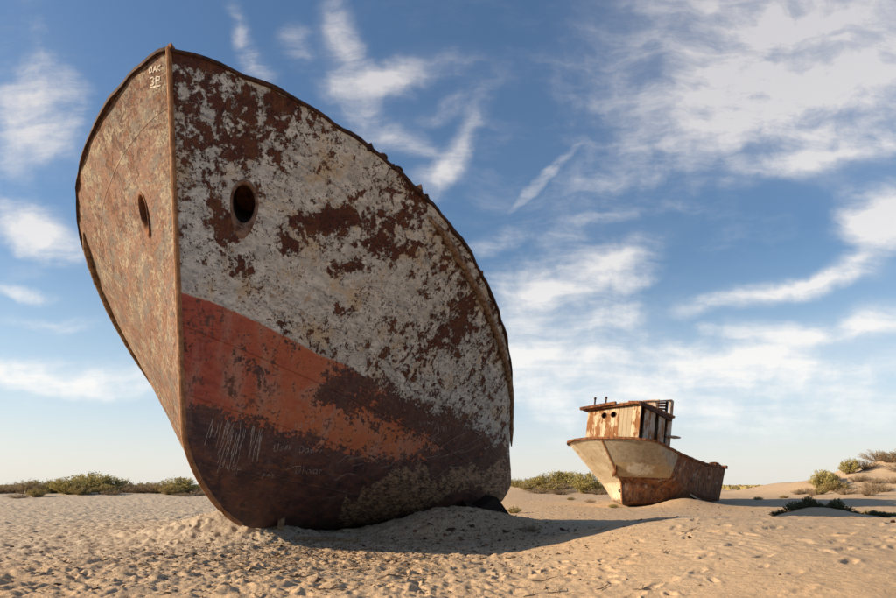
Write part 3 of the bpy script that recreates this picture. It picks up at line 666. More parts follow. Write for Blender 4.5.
# ------------------------------------------------------------------ the small boat
def boat_paint():
    m, t, b = material('boat paint'); co = t.coord()
    rz = t.attr('rusty'); pn = t.attr('lower_panel'); sun_ = t.attr('sunlit_tint'); pat = t.attr('white_patch'); low = t.attr('low')
    n1 = t.noise(co, 1.3, 7, .62, .3); n2 = t.noise(co, 6, 8, .7, .3); n3 = t.noise(co, 22, 6, .7)
    drip = t.noise(t.mapping(co, scale=(2.2, 2.2, .6)), 1.6, 6, .65)
    pale = t.mix(t.sstep(n2, .35, .65), (.27, .23, .17), (.38, .33, .25))
    pale = t.mix(pn, pale, t.mix(n2, (.34, .255, .145), (.40, .315, .19)))
    pale = t.mix(sun_, pale, t.mix(t.sstep(n1, .38, .62), (.44, .355, .24), (.55, .475, .355)))  # sun side gets a paler cream: sunlight put into the colour
    wob = t.add(t.mul(t.math('SUBTRACT', n2, .5), 1.2), t.mul(t.math('SUBTRACT', n3, .5), .6))
    pale = t.mix(t.sstep(t.add(pat, t.mul(wob, 1.2)), .45, .6), pale, (.56, .52, .44))
    rust = t.mix(t.sstep(n2, .36, .62), (.040, .016, .011), (.205, .076, .029))
    rust = t.mix(t.mul(t.sstep(drip, .48, .66), .8), rust, (.24, .10, .042))
    rust = t.mix(t.mul(t.sstep(t.noise(t.mapping(co, scale=(1.3, 1.3, .7)), 3, 8, .72), .56, .64), t.math('SUBTRACT', 1, low), .75), rust, (.36, .31, .25))
    rust = t.mix(t.mul(low, .7), rust, t.mix(n2, (.030, .015, .011), (.10, .040, .020)))  # lower hull darkened: shade under the bilge put into the colour
    c = t.mix(t.sstep(t.add(rz, t.mul(wob, .4)), .46, .54), pale, rust)
    fl = t.sstep(t.add(t.mul(n1, .4), t.mul(n2, .45), t.mul(n3, .4)), .705, .725)
    c = t.mix(t.mul(fl, .8), c, (.20, .09, .04))
    c = t.mix(t.mul(t.sstep(drip, .52, .68), .6), c, (.25, .13, .055))
    c = t.mix(t.mul(t.sstep(t.noise(t.mapping(co, scale=(3, 3, .5)), 3, 8, .7), .5, .66), .5), c, (.19, .15, .11))
    t.put(b.inputs['Base Color'], c); b.inputs['Roughness'].default_value = .75; b.inputs['Specular IOR Level'].default_value = .25
    t.put(b.inputs['Normal'], t.bump(t.add(t.mul(fl, -.6), n2, t.mul(n3, .5)), .5, .015))
    return m
def cabin_paint(name, p1, p2, amount):
    m, t, b = material(name); co = t.coord()
    oi = t.node('ShaderNodeObjectInfo'); rnd = oi.outputs['Random']
    sc = t.mapping(co, scale=(1, 1, .3)); n1 = t.noise(sc, 5, 8, .68, .4); n2 = t.noise(sc, 16, 7, .7); n3 = t.noise(co, 2.0, 4, .6)
    c = t.mix(t.sstep(n2, .35, .65), p1, p2)
    c = t.mix(t.lin(rnd, 0, 1, 0, .45), c, (.27, .20, .13))
    s = t.add(t.mul(n1, .5), t.mul(n2, .35), t.mul(n3, .35), t.mul(rnd, .05))
    c = t.mix(t.sstep(s, amount, amount+.03), c, t.mix(n2, (.13, .05, .02), (.34, .155, .06)))
    t.put(b.inputs['Base Color'], c); b.inputs['Roughness'].default_value = .85; b.inputs['Specular IOR Level'].default_value = .2
    t.put(b.inputs['Normal'], t.bump(t.add(n1, n2), .5, .012))
    return m
BOATMAT = boat_paint(); CABF = cabin_paint('sunlit cabin front paint', (.46, .34, .20), (.60, .50, .36), .605); CABS = cabin_paint('cabin side paint', (.36, .32, .27), (.50, .46, .40), .64); BOARD = cabin_paint('bare boards', (.36, .28, .18), (.42, .34, .23), .72)  # front boards warmer than the side: sunlight put into the front colour
def build_boat():
    root = empty('wrecked_boat', mat4(FS), 'small rusting boat with a plank cabin on its bow', 'boat')
    A, R, U, P0 = FS
    Mx = np.array([A, R, U]).T
    def on(px, py, axis, val):
        lr = np.linalg.solve(Mx, np.array([(px-CXP)/FPX, 1, (HYP-py)/FPX])); lo = np.linalg.solve(Mx, np.array([0, 0, ZC])-P0)
        return lo+lr*(val-lo[axis])/lr[axis]
    nt, nv = 150, 90
    x, b, z = hull_boat(nt, nv); V = []; AT = {k: [] for k in ('rusty', 'lower_panel', 'sunlit_tint', 'white_patch', 'low')}
    dent = (.012*perlin(x/.5, z/.5, 61)+.012*perlin(x/.9, z/1.2, 62))*np.minimum(1, np.linspace(0, 1, nt)[None, :]*6)
    for s in (1, -1):
        bb = np.maximum(b, 0)+dent*np.minimum(1, b/.1); px, py = pix(to_world(FS, x, s*bb, z)); V.append(np.stack([x, -s*bb, z], -1).reshape(-1, 3))
        if s > 0:
            ed = 679-(py-454)*.37; l2 = np.interp(px, [605, 620, 671, 730], [475, 476.6, 478, 478]); l1 = np.interp(px, [605, 609, 640, 675], [460, 461, 463, 466])
            rz = np.clip(.5+np.maximum((py-l2)/7, (px-ed)/9), 0, 1); pn = (py > l1).astype(float)
            pt = np.clip(1.1-np.sqrt(((px-640)/13)**2+((py-469)/6.5)**2)*.6, 0, 1); lo = sm(py, 484, 500); bl = np.zeros_like(px)
        else:
            rz = .18+.33*sm(py, 480, 503); pn = np.zeros_like(px); pt = np.zeros_like(px); lo = np.zeros_like(px); bl = np.ones_like(px)
        rz = np.clip(rz+.42*np.exp(-(z[-1][None, :]-z)/.09), 0, 1)
        for k, a in zip(AT, (rz, pn, bl, pt, lo)): AT[k].append(np.broadcast_to(a, px.shape).ravel())
    hull = big_mesh('hull_plating', np.concatenate(V), np.concatenate([grid_faces(nv, nt), grid_faces(nv, nt, nv*nt, True)]), BOATMAT, root, {k: np.concatenate(v) for k, v in AT.items()})
    n = nv; Vt = [(x[i, -1], -b[i, -1], z[i, -1]) for i in range(nv)]+[(x[i, -1], b[i, -1], z[i, -1]) for i in range(nv)]
    mesh_obj('transom', Vt, [(i, i+1, n+i+1, n+i) for i in range(n-1)], RUST, root)
    row = int(.93*(nv-1)); P = [(x[row, j], b[row, j]-.01, z[row, j]) for j in range(2, nt, 4)]; n = len(P)
    mesh_obj('deck', [(a, -c, d) for a, c, d in P]+[(a, c, d) for a, c, d in P], [(i, i+1, n+i+1, n+i) for i in range(n-1)], RUST, root)
    for s in (1, -1):
        e = [(x[-1, j], -s*b[-1, j]+.015*random.uniform(-1, 1), z[-1, j]+.012*random.uniform(-1, 1)) for j in range(0, nt, 3)]+[(x[-1, -1]+.08, -s*b[-1, -1], z[-1, -1]+.02)]
        v, f = sweep(e, [(-.06, -.05), (.06, -.05), (.06, .04), (-.06, .04)]); mesh_obj('cap_rail', v, f, RUST, root)
    st = [(x[i, 0]-.008, 0, z[i, 0]) for i in range(0, nv, 4)]
    v, f = sweep(st, [(-.03, -.03), (.03, -.03), (.03, .02), (-.03, .02)], [(-1, 0, .2)]*len(st)); mesh_obj('stem_bar', v, f, STEMMAT, root)
    # stern rail
    yb = b[-1, -1]; zt = z[-1, -1]; xe = x[-1, -1]
    v, f = box(xe+.03, 0, zt+.05, .16, 2*yb+.1, .14, .02); mesh_obj('stern_rail', v, f, RUST, root)
    for (a, c, sx, sy, sz) in ((xe-1.0, -yb+.15, .5, .25, .22), (xe-.45, -yb+.2, .35, .3, .17), (xe-1.5, -yb+.12, .2, .15, .18)):
        v, f = lathe([(sx*.42, 0), (sx*.46, sz*.3), (sx*.36, sz*.7), (sx*.46, sz*.9), (sx*.2, sz*1.1)], 10, (a, c, np.interp(a, x[-1], z[-1])-.02)); mesh_obj('mooring_bitt', v, f, RUST, root)
    # cabin
    XF, YL, YR = .45, -1.02, 1.45
    zr = on(638, 404.5, 0, XF)[2]; zl = on(585, 411, 0, XF)[2]; zb = 2.44; XB = on(671.5, 430, 1, YR)[0]
    zroof = lambda yr: zl+(zr-zl)*(yr-YL)/(YR-YL)
    holes = [on(604.3, 415.4, 0, XF), on(613.6, 414.4, 0, XF)]; hr = .118
    npk = 13; w = (YR-YL)/npk
    for i in range(npk):
        y0 = YL+i*w; yc = y0+w/2; g = .010
        zt = zroof(yc)-.02
        mat = BOARD if i in (8, 9, 10) else CABF
        thick = .035+.006*random.random()
        # outline in (y, z), with a bite for a porthole where the plank meets one
        ya, yb2 = y0+g/2, y0+w-g/2
        cut = None
        for h in holes:
            if abs(h[1]-yc) < w/2+hr-.003: cut = h if cut is None or abs(h[1]-yc) < abs(cut[1]-yc) else cut
        def slab(pts):
            n = len(pts); dx = XF-thick+random.uniform(-.006, .006)
            V = [(XF+0.0-.004*random.random(), -a, c) for a, c in pts]+[(XF+thick, -a, c) for a, c in pts]
            return V, [tuple(range(n)), tuple(range(n, 2*n))[::-1]]+[(j, n+j, n+(j+1) % n, (j+1) % n) for j in range(n)]
        if cut is None: v, f = slab([(ya, zb), (yb2, zb), (yb2, zt), (ya, zt)])
        else:
            hy, hz = cut[1], cut[2]
            ys = np.linspace(max(ya, hy-hr+.0005), min(yb2, hy+hr-.0005), 9); arc = [(y, math.sqrt(max(0, hr*hr-(y-hy)**2))) for y in ys]
            lower = [(ya, zb), (yb2, zb)]+([(yb2, hz)] if yb2 > hy+hr else [])+[(y, hz-a) for y, a in arc[::-1]]+([(ya, hz)] if ya < hy-hr else [])
            upper = [(yb2, zt), (ya, zt)]+([(ya, hz)] if ya < hy-hr else [])+[(y, hz+a) for y, a in arc]+([(yb2, hz)] if yb2 > hy+hr else [])
            v, f = merge([slab(lower), slab(upper)])
        mesh_obj('front_plank', v, f, mat, root)
    for h in holes:
        k = 18; V, F = [], []
        for (r, dx) in ((hr*.97, .05), (hr*.97, -.014), (hr*1.16, -.014), (hr*1.16, -.001)):
            for i in range(k): a = 2*math.pi*i/k; V.append((XF+dx, -(h[1]+r*math.cos(a)), h[2]+r*math.sin(a)))
        for j in range(3):
            for i in range(k): F.append((j*k+i, j*k+(i+1) % k, (j+1)*k+(i+1) % k, (j+1)*k+i))
        mesh_obj('porthole', V, F, RUST, root)
    # shaded side: planks with tall openings
    op = [(on(a, 425, 1, YR)[0], on(c, 425, 1, YR)[0]) for a, c in ((639.6, 644.0), (654.8, 658.6), (664.8, 667.4))]
    segs, cur = [], XF+.04
    for a, c in op: segs.append((cur, a)); cur = c
    segs.append((cur, XB))
    zs = zr-.03
    for (a, c) in segs:
        n = max(1, round((c-a)/.24)); ww = (c-a)/n
        for i in range(n):
            v, f = box(a+(i+.5)*ww, -(YR-.018+random.uniform(-.006, .004)), (zb+zs)/2, ww-.012, .034, zs-zb, .003); mesh_obj('side_plank', v, f, CABS, root)
    for i in range(12):       # far side and back walls
        ww = (XB-XF-.08)/12; v, f = box(XF+.06+(i+.5)*ww, -(YL+.018), (zb+zl)/2, ww-.004, .034, zl-zb+.03, .002); mesh_obj('side_plank', v, f, CABS, root)
    V = [(xx, -yy, zz_) for xx in (XB-.05, XB-.005) for yy, zz_ in ((YL+.04, zb), (YR-.04, zb), (YR-.04, zr+.03), (YL+.04, zl+.03))]; mesh_obj('back_wall', V, [(0, 1, 2, 3), (7, 6, 5, 4), (0, 4, 5, 1), (1, 5, 6, 2), (2, 6, 7, 3), (3, 7, 4, 0)], CABS, root)
    v, f = box((XF+XB)/2, -(YL+YR)/2, zb+.02, XB-XF-.1, YR-YL-.1, .03); mesh_obj('cabin_floor', v, f, RUST_DARK, root)
    # roof slab follows the slight slope of the wall heads
    o = .17
    def rz(yr): return zroof(yr)
    V = []
    ny, nx_ = 9, 9
    for side in (0, 1):
        for i in range(nx_):
            for j in range(ny):
                xx = XF-o+(XB+.06-XF+o)*i/(nx_-1); yy = YL-o+(YR+o*.5-YL+o)*j/(ny-1)
                V.append((xx+.012*random.uniform(-1, 1), -yy, rz(yy)+(.0 if side == 0 else .10)+.01*random.uniform(-1, 1)))
    F = [tuple(q) for q in grid_faces(nx_, ny)]+[tuple(q) for q in grid_faces(nx_, ny, nx_*ny, True)]
    per = [i for i in range(ny)]+[i*ny+ny-1 for i in range(1, nx_)]+[(nx_-1)*ny+j for j in range(ny-2, -1, -1)]+[i*ny for i in range(nx_-2, 0, -1)]
    k = nx_*ny
    for a, c in zip(per, per[1:]+per[:1]): F.append((a, c, c+k, a+k))
    roof = mesh_obj('roof', V, F, RUST, root)
    pa, pb = on(580.5, 408.5, 0, XF-o-.05), on(616, 402.6, 0, XF-o-.05)
    v, f = sweep([(pa[0], -pa[1], pa[2]), (pb[0], -pb[1], pb[2])], [(-.06, -.07), (.06, -.07), (.06, .05), (-.06, .05)]); mesh_obj('fascia_beam', v, f, RUST, roof)
    pa, pb = on(629, 402.5, 0, XF-o), on(642, 402.5, 0, XF-o)
    v, f = sweep([(pa[0], -pa[1], pa[2]), (pb[0], -pb[1], pb[2])], [(-.07, -.05), (.07, -.05), (.07, .06), (-.07, .06)]); mesh_obj('fascia_beam', v, f, RUST, roof)
    pa, pb = on(640, 402.5, 1, YR+.06), on(671.5, 419.5, 1, YR+.06)
    v, f = sweep([(pa[0], -pa[1], pa[2]), (pb[0], -pb[1], pb[2])], [(-.04, -.08), (.04, -.08), (.04, .06), (-.04, .06)]); mesh_obj('fascia_beam', v, f, RUST_DARK, roof)
    for (a, h0, h1) in ((594.6, 406.5, 397.5), (605.8, 404.5, 396.8)):
        p0, p1 = on(a, h0, 0, XF+.1), on(a, h1, 0, XF+.1)
        v, f = lathe([(.035, -.1), (.035, (p1[2]-p0[2])*.75), (.055, (p1[2]-p0[2])*.8), (.05, p1[2]-p0[2])], 9, (p0[0], -p0[1], p0[2])); mesh_obj('vent_pipe', v, f, RUST_DARK, roof)
    # remains of the upper wheelhouse at the back of the roof
    ys = YR-.02
    def post(a, y0, y1, wd, mat, nm='upper_post'):
        p0, p1 = on(a, y0, 1, ys), on(a, y1, 1, ys); v, f = box(p0[0], -ys, (p0[2]+p1[2])/2, wd, .07, p1[2]-p0[2], .005); return mesh_obj(nm, v, f, mat, roof)
    post(643.0, 404, 401.6, .10, RUST); post(655.5, 413, 401.3, .12, RUST_PALE); post(665.8, 417, 400.6, .13, BLACK_STEEL); 
    pl = post(670.2, 419, 399.4, .30, CABS, 'upper_panel')
    p0, p1 = on(642, 402.2, 1, ys), on(671.5, 400.3, 1, ys); v, f = sweep([(p0[0], -ys, p0[2]), (p1[0], -ys, p1[2])], [(-.04, -.035), (.04, -.035), (.04, .035), (-.04, .035)]); mesh_obj('upper_rail', v, f, RUST_PALE, roof)
    for k in range(4):
        p0, p1 = on(656.5, 403.3+2.6*k, 1, ys-.05), on(665, 402.9+3.0*k, 1, ys-.05); v, f = sweep([(p0[0], -(ys-.05), p0[2]), (p1[0], -(ys-.05), p1[2])], [(-.02, -.045), (.02, -.045), (.02, .045), (-.02, .045)]); mesh_obj('upper_slat', v, f, RUST, roof)
    v, f = box(p1[0]+.15, -(YL+YR)/2+.2, zr+.42, .06, YR-YL-.5, .7); mesh_obj('upper_panel', v, f, CABS, roof)
    p0, p1 = on(667, 436.2, 1, YR+.1), on(679.5, 437.6, 1, YR+.1)
    v, f = sweep([(p0[0], -p0[1], p0[2]), ((p0[0]*.4+p1[0]*.6), -p1[1], p1[2]*.5+p0[2]*.5+.01), (p1[0], -p1[1], p1[2])], circ(.10, 10, 1.2, .7), None, True, [.7, 1, .55]); mesh_obj('exhaust_pipe', v, f, RUST_PALE, root, True)
    bpy.context.view_layer.update()
    bv = bvh_of(hull); mi = root.matrix_world.inverted()
    def hit(px, py, lift):
        l, nn, i, d = bv.ray_cast(CAMP, ray(px, py))
        if nn.dot(ray(px, py)) > 0: nn = -nn
        return mi @ (l+nn*lift)
    # loose chafing strip curling away from the turn of the bilge
    path = [hit(a, c, l) for a, c, l in ((689.5, 494, .03), (695, 497.5, .05), (701, 500.5, .06), (708, 502.3, .07), (713, 502.6, .06))]
    v, f = sweep(path, [(-.03, -.04), (.03, -.04), (.03, .04), (-.03, .04)]); mesh_obj('chafing_strip', v, f, RUST_PALE, root)
    # anchor fluke rusted to the stem, and a drain
    path = [hit(a, c, l) for a, c, l in ((616, 464.5, .02), (616.5, 469, .06), (615, 473, .08), (613.5, 475.5, .05))]
    v, f = sweep(path, circ(.06, 7), None, True, [.6, 1.1, 1.3, .5]); mesh_obj('anchor_fluke', v, f, RUST, root)
    c0 = hit(620.0, 490.5, .0); v, f = lathe([(.075, -.02), (.08, .02), (.05, .03), (.045, -.015)], 12, (0, 0, 0)); dr = mesh_obj('drain_socket', v, f, BLACK_STEEL, root); dr.location = c0; dr.rotation_euler = (0, math.radians(-90), math.radians(35))
    return root
boat = build_boat()
# ------------------------------------------------------------------ plants
def leaf_material(name, c1, c2, c3):
    m, t, b = material(name); a = t.attr('tone'); n = t.noise(t.coord(), 3, 3, .6)
    c = t.mix(a, c1, c2); c = t.mix(t.sstep(n, .5, .7), c, c3)
    t.put(b.inputs['Base Color'], c); b.inputs['Roughness'].default_value = .8; b.inputs['Specular IOR Level'].default_value = .15
    tr = t.node('ShaderNodeBsdfTranslucent'); t.put(tr.inputs[0], c); mx = t.node('ShaderNodeMixShader'); mx.inputs[0].default_value = .25
    t.l.new(b.outputs[0], mx.inputs[1]); t.l.new(tr.outputs[0], mx.inputs[2]); t.l.new(mx.outputs[0], t.n['Material Output'].inputs[0])
    return m
LM = {'green': leaf_material('olive foliage', (.26, .22, .07), (.48, .40, .15), (.50, .40, .17)),
      'yellow': leaf_material('yellowing foliage', (.26, .21, .08), (.42, .33, .14), (.44, .31, .15)),
      'dry': leaf_material('dry brush', (.24, .17, .10), (.42, .32, .20), (.34, .23, .13)),
      'dark': leaf_material('dark succulent leaves', (.04, .048, .024), (.12, .125, .06), (.14, .09, .045))}
def bush_meshes(kind, seed, stems, leaves, spread=.62, blade=(.10, .022), bare=.25):
    r = np.random.default_rng(seed); V, F, T = [], [], []; SV, SF = [], []
    lean = r.normal(0, .12, 2)
    for s in range(stems):
        a = r.uniform(0, 2*np.pi); rad = spread*math.sqrt(r.uniform(0, 1)); h = (1-.55*(rad/spread)**2)*r.uniform(.72, 1.08)
        b0 = np.array([math.cos(a)*rad*.18, math.sin(a)*rad*.18, -.05]); tip = np.array([math.cos(a)*rad+lean[0], math.sin(a)*rad+lean[1], h])
        mid = b0*.4+tip*.6+np.array([0, 0, .10])*r.uniform(.3, 1.3)+r.normal(0, .03, 3)
        pts = [(1-q)**2*b0+2*q*(1-q)*mid+q*q*tip for q in np.linspace(0, 1, 5)]
        v, f = tube(pts, .011, 4, [1.3, 1, .8, .55, .25]); o = len(SV); SV += v; SF += [tuple(i+o for i in q) for q in f]
        tone0 = r.uniform(0, 1)
        for l in range(leaves):
            q = bare+(1-bare)*r.uniform(0, 1)**.8; c = (1-q)**2*b0+2*q*(1-q)*mid+q*q*tip+r.normal(0, .045, 3)
            d = r.normal(0, 1, 3)+np.array([math.cos(a)*.6, math.sin(a)*.6, 1.1]); d /= np.linalg.norm(d); sd = np.cross(d, r.normal(0, 1, 3)); sd /= np.linalg.norm(sd)+1e-6
            L = blade[0]*r.uniform(.5, 1.4); w = blade[1]*r.uniform(.7, 1.4); o = len(V)
            V += [c-sd*w*.4, c+sd*w*.4, c+d*L*.6+sd*w*.5, c+d*L, c+d*L*.6-sd*w*.5]; F += [(o, o+1, o+2, o+3, o+4)]; T += [np.clip(tone0*.6+r.uniform(0, .5), 0, 1)]*5
    me = bpy.data.meshes.new('foliage'); me.from_pydata([tuple(v) for v in V], [], F); me.update(); at = me.attributes.new('tone', 'FLOAT', 'POINT'); at.data.foreach_set('value', np.array(T, np.float32)); me.materials.append(LM[kind])
    ms = bpy.data.meshes.new('branches'); ms.from_pydata([tuple(v) for v in SV], [], SF); ms.update(); ms.materials.append(WOODGREY)
    return me, ms
PROTO = {'green': [bush_meshes('green', i, 60, 52, .66, (.085, .022), .15) for i in range(3)], 'yellow': [bush_meshes('yellow', 10+i, 55, 55, .68, (.085, .024), .1) for i in range(3)],
         'dry': [bush_meshes('dry', 20+i, 55, 28, .8, (.10, .014), .2) for i in range(3)], 'dark': [bush_meshes('dark', 30+i, 30, 26, .85, (.15, .05), .08) for i in range(3)]}
def plant(name, kind, var, loc, w, h, label, cat, group, rot=None):
    """w and h in metres"""
    o = link(bpy.data.objects.new(name, None)); o.location = loc; o.rotation_euler = (0, 0, random.uniform(0, 6.28) if rot is None else rot); o.scale = (w/1.25, w/1.25, h); tag(o, label, cat, group)
    for nm, me in zip(('foliage', 'branches'), PROTO[kind][var % 3]):
        c = link(bpy.data.objects.new(nm, me)); c.parent = o
    return o
def plant_px(name, kind, var, px, D, wpx, hpx, label, cat, group):
    X = (px-CXP)/FPX*D; z = float(base_height(X, D)); s = D/FPX
    return plant(name, kind, var, (X, D, z-.03), wpx*s*1.25, hpx*s*.98, label, cat, group)
LG = 'bushes on the skyline behind the sunlit side of the big ship'
for i, (px, D, w, h, kd, lab) in enumerate([
        (2, 43, 22, 8, 'dry', 'flat brown bush at the end of the bush row behind the bow'), (42, 44, 34, 14, 'green', 'broad low olive bush beside a grey twiggy shrub, behind the bow'),
        (54, 43, 20, 11, 'yellow', 'small yellow bush beside the broad low olive bush'), (57, 50, 13, 16, 'yellow', 'slim upright yellow bush behind the gap in the bush row'),
        (72, 41, 28, 18, 'green', 'round olive bush leaning on the tallest bush behind the bow'), (92, 44, 42, 21, 'green', 'tallest olive bush in the row behind the big bow'),
        (82, 40, 20, 12, 'yellow', 'yellow bush in front of the tallest olive bush'), (104, 41, 18, 11, 'yellow', 'yellow bush between the tallest and the upright olive bush'),
        (117, 45, 26, 17, 'green', 'upright olive bush standing beside the low dry shrubs'), (178, 43, 34, 17, 'green', 'olive bush closest to the forefoot of the big ship'),
        (170, 41, 20, 12, 'yellow', 'yellow bush in front of the olive bush by the forefoot'), (37, 38, 17, 10, 'yellow', 'small rounded pale bush standing ahead of the bush row'), (64, 43, 16, 9, 'yellow', 'low yellow bush filling the gap in the bush row'), (146, 45, 26, 12, 'yellow', 'wide yellow bush among the low dry shrubs')]):
    plant_px('desert_bush', kd, i, px, D, w, h, lab, 'bush', LG)
for i, (px, D, w, h) in enumerate([(12, 44, 26, 11), (25, 42, 22, 15), (20, 36, 16, 6), (128, 44, 22, 11), (140, 43, 24, 9), (155, 43, 22, 12), (192, 44, 20, 9), (205, 46, 18, 9), (-6, 42, 20, 9), (110, 40, 16, 6), (185, 39, 14, 5), (200, 41, 12, 6)]):
    plant_px('dry_shrub', 'dry', i, px, D, w, h, 'bare brown dry shrub among the bushes behind the big bow', 'shrub', 'dry shrubs behind the big bow')
for i, (px, D, w, h, kd, lab) in enumerate([(518, 60, 15, 9, 'green', 'small olive bush just behind the cut end of the ship'), (536, 58, 26, 12, 'green', 'low olive bush behind a dry shrub between the two wrecks'), (556, 57, 34, 17, 'green', 'wide olive bush midway between the two wrecks'), (548, 52, 22, 10, 'yellow', 'yellow bush in front of the wide olive bush between the wrecks'), (572, 60, 26, 14, 'green', 'olive bush in the background between the wide bush and boat-side bush'), (587, 50, 32, 21, 'green', 'full rounded green bush behind the bow of the small boat'), (600, 52, 18, 12, 'yellow', 'yellow bush half hidden by the bow of the small boat'), (528, 55, 20, 8, 'yellow', 'low yellow bush near the cut end of the ship')]):
    plant_px('desert_bush', kd, i+1, px, D, w, h, lab, 'bush', 'bushes between the two wrecks')
for i, (px, D, w, h) in enumerate([(540, 50, 20, 6), (562, 46, 22, 7), (600, 46, 20, 7), (613, 50, 16, 6), (555, 54, 26, 9)]):
    plant_px('dry_shrub', 'dry', i+2, px, D, w, h, 'bare brown dry shrub between the big ship and small boat', 'shrub', 'dry shrubs between the wrecks')
for i, (px, D, w, h, kd) in enumerate([(513, 21, 11, 8, 'yellow'), (570, 33, 7, 4, 'yellow'), (590, 29, 9, 5, 'dry'), (613, 26.5, 9, 4, 'green'), (757, 30, 7, 4, 'yellow'), (784, 33, 8, 4, 'yellow')]):
    plant_px('grass_tuft', kd, i, px, D, w, h, ['yellow-green tuft of plants beside the torn plate of the ship', 'tiny green tuft alone on the sand before the bushes', 'dry straw tuft on the sand near the small boat', 'low green tuft at the foot of the small boat', 'small yellowish tuft at the foot of the pale dune', 'small yellowish tuft at the foot of the pale dune'][i], 'tuft', 'small tufts on the sand' if i < 4 else 'tufts at the dune foot')
for i, (px, D, w, h, kd, lab) in enumerate([(823, 38, 20, 22, 'green', 'largest green bush at the front of the pale dune crest'), (832, 39, 14, 13, 'yellow', 'yellow bush between the two green dune bushes'), (849, 40, 16, 16, 'green', 'compact dark green bush higher on the dune behind the largest one'), (838, 37, 20, 11, 'yellow', 'wide low yellow bush before the compact green dune bush'), (819, 36, 10, 9, 'yellow', 'small yellow bush at the foot of the largest dune bush')]):
    plant_px('dune_bush', kd, i, px, D, w, h, lab, 'bush', 'bushes on the dune crest')
for i, (px, D, w, h) in enumerate([(797, 38, 8, 6), (806, 38, 12, 7), (846, 34, 18, 8), (857, 38, 14, 8), (866, 40, 16, 11), (878, 41, 18, 12), (888, 40, 20, 10), (897, 40, 20, 12), (872, 34, 20, 12), (884, 33, 16, 8), (868, 29.5, 14, 9), (812, 36, 8, 5), (895, 36, 14, 8), (874, 37, 12, 7), (905, 38, 20, 12), (915, 40, 20, 12)]):
    plant_px('dry_shrub', 'dry', i, px, D, w, h, 'dry straw coloured shrub on the pale dune', 'shrub', 'dry shrubs on the pale dune')
# dark creeping plants along the top of the shaded mound
for i in range(26):
    u = (i+.5)/26; X = 8.25+1.75*u+random.uniform(-.05, .05); Y = 14.85+random.uniform(-.12, .25); h = random.uniform(.12, .32)*(1.0 if .1 < u < .92 else .7)
    plant('creeping_plant', 'dark', i, (X, Y, ground_at(X, Y)-.02), random.uniform(.20, .32), h, 'low dark leafy plant creeping over the shaded sand mound', 'plant', 'creeping plants on the shaded mound')
for i in range(16):
    X = 10.15+1.4*random.random(); Y = 14.75+random.uniform(-.3, .35)
    plant('creeping_plant', 'dark', i, (X, Y, ground_at(X, Y)-.02), random.uniform(.2, .32), random.uniform(.08, .14), 'low dark leafy plant beside the shaded sand mound', 'plant', 'creeping plants beside the shaded mound')
for i in range(5):
    X = 10.6+.9*random.random(); Y = 15.4+random.uniform(-.1, .2)
    plant('straw_clump', 'yellow', i, (X, Y, ground_at(X, Y)-.02), .34, .20, 'yellow straw clump behind the dark creeping plants', 'plant', 'straw clumps behind the creeping plants')
# far scrub on the plain, one mass
def far_scrub():
    r = np.random.default_rng(5); V, F, T = [], [], []
    for _ in range(2600):
        D = r.uniform(90, 520)**1.0; a = r.uniform(-.72, .78); X = math.sin(a)*D; Y = math.cos(a)*D; z = float(base_height(X, Y)); s = r.uniform(.5, 1.3)*(.6+D/600)
        for k in range(7):
            o = len(V); c = np.array([X+r.normal(0, .7)*s, Y+r.normal(0, .7)*s, z-.05]); h = s*r.uniform(.25, .75); an = r.uniform(0, np.pi); d = np.array([math.cos(an), math.sin(an), 0])*s*r.uniform(.25, .6)
            V += [c-d, c+d, c+d*.7+np.array([r.normal(0, .1), 0, h]), c-d*.5+np.array([0, r.normal(0, .1), h*.8])]; F.append((o, o+1, o+2, o+3)); T += [r.uniform(0, 1)]*4
    me = bpy.data.meshes.new('scrub'); me.from_pydata([tuple(v) for v in V], [], F); me.update(); at = me.attributes.new('tone', 'FLOAT', 'POINT'); at.data.foreach_set('value', np.array(T, np.float32)); me.materials.append(LM['yellow'])
    o = link(bpy.data.objects.new('scrub', me)); tag(o, 'far low scrub dotted over the desert plain', 'scrub', kind='stuff')
far_scrub()
# ------------------------------------------------------------------ things lying on the sand
def flake_mesh(seed, n=7, thick=.25):
    r = np.random.default_rng(seed); pts = [(math.cos(2*math.pi*i/n)*r.uniform(.55, 1.1), math.sin(2*math.pi*i/n)*r.uniform(.35, .75)) for i in range(n)]
    V = [(a, b, r.uniform(-.06, .06)) for a, b in pts]+[(a*.85, b*.85, thick+r.uniform(-.08, .1)) for a, b in pts]
    return V, [tuple(range(n))[::-1], tuple(range(n, 2*n))]+[(i, (i+1) % n, n+(i+1) % n, n+i) for i in range(n)]
FM = []
for i in range(5):
    v, f = flake_mesh(i, 7, .22+.1*(i % 3)); me = bpy.data.meshes.new('rust_flake'); me.from_pydata(v, [], f); me.update(); me.materials.append(RUST if i % 2 else RUST_DARK); FM.append(me)
def lay(name, me, X, Y, s, label, cat, group=None, tilt=.25, sink=.01):
    o = link(bpy.data.objects.new(name, me)); o.location = (X, Y, ground_at(X, Y)+sink*.2); o.scale = (s, s, s); o.rotation_euler = (random.uniform(-tilt, tilt), random.uniform(-tilt, tilt), random.uniform(0, 6.28)); return tag(o, label, cat, group)
for i, (px, py, w) in enumerate([(94, 592, 14), (84, 572, 9), (41, 554, 8), (20, 569, 9), (58, 585, 8), (120, 560, 7), (160, 556, 8), (12, 548, 6), (135, 583, 6)]):
    X, Y = ground_hit(px, py); lay('rust_scrap', FM[i % 5], X, Y, w*Y/FPX*.5, 'crumbled piece of rusty scale on the trodden sand', 'rust scrap', 'rust scraps on the trodden sand')
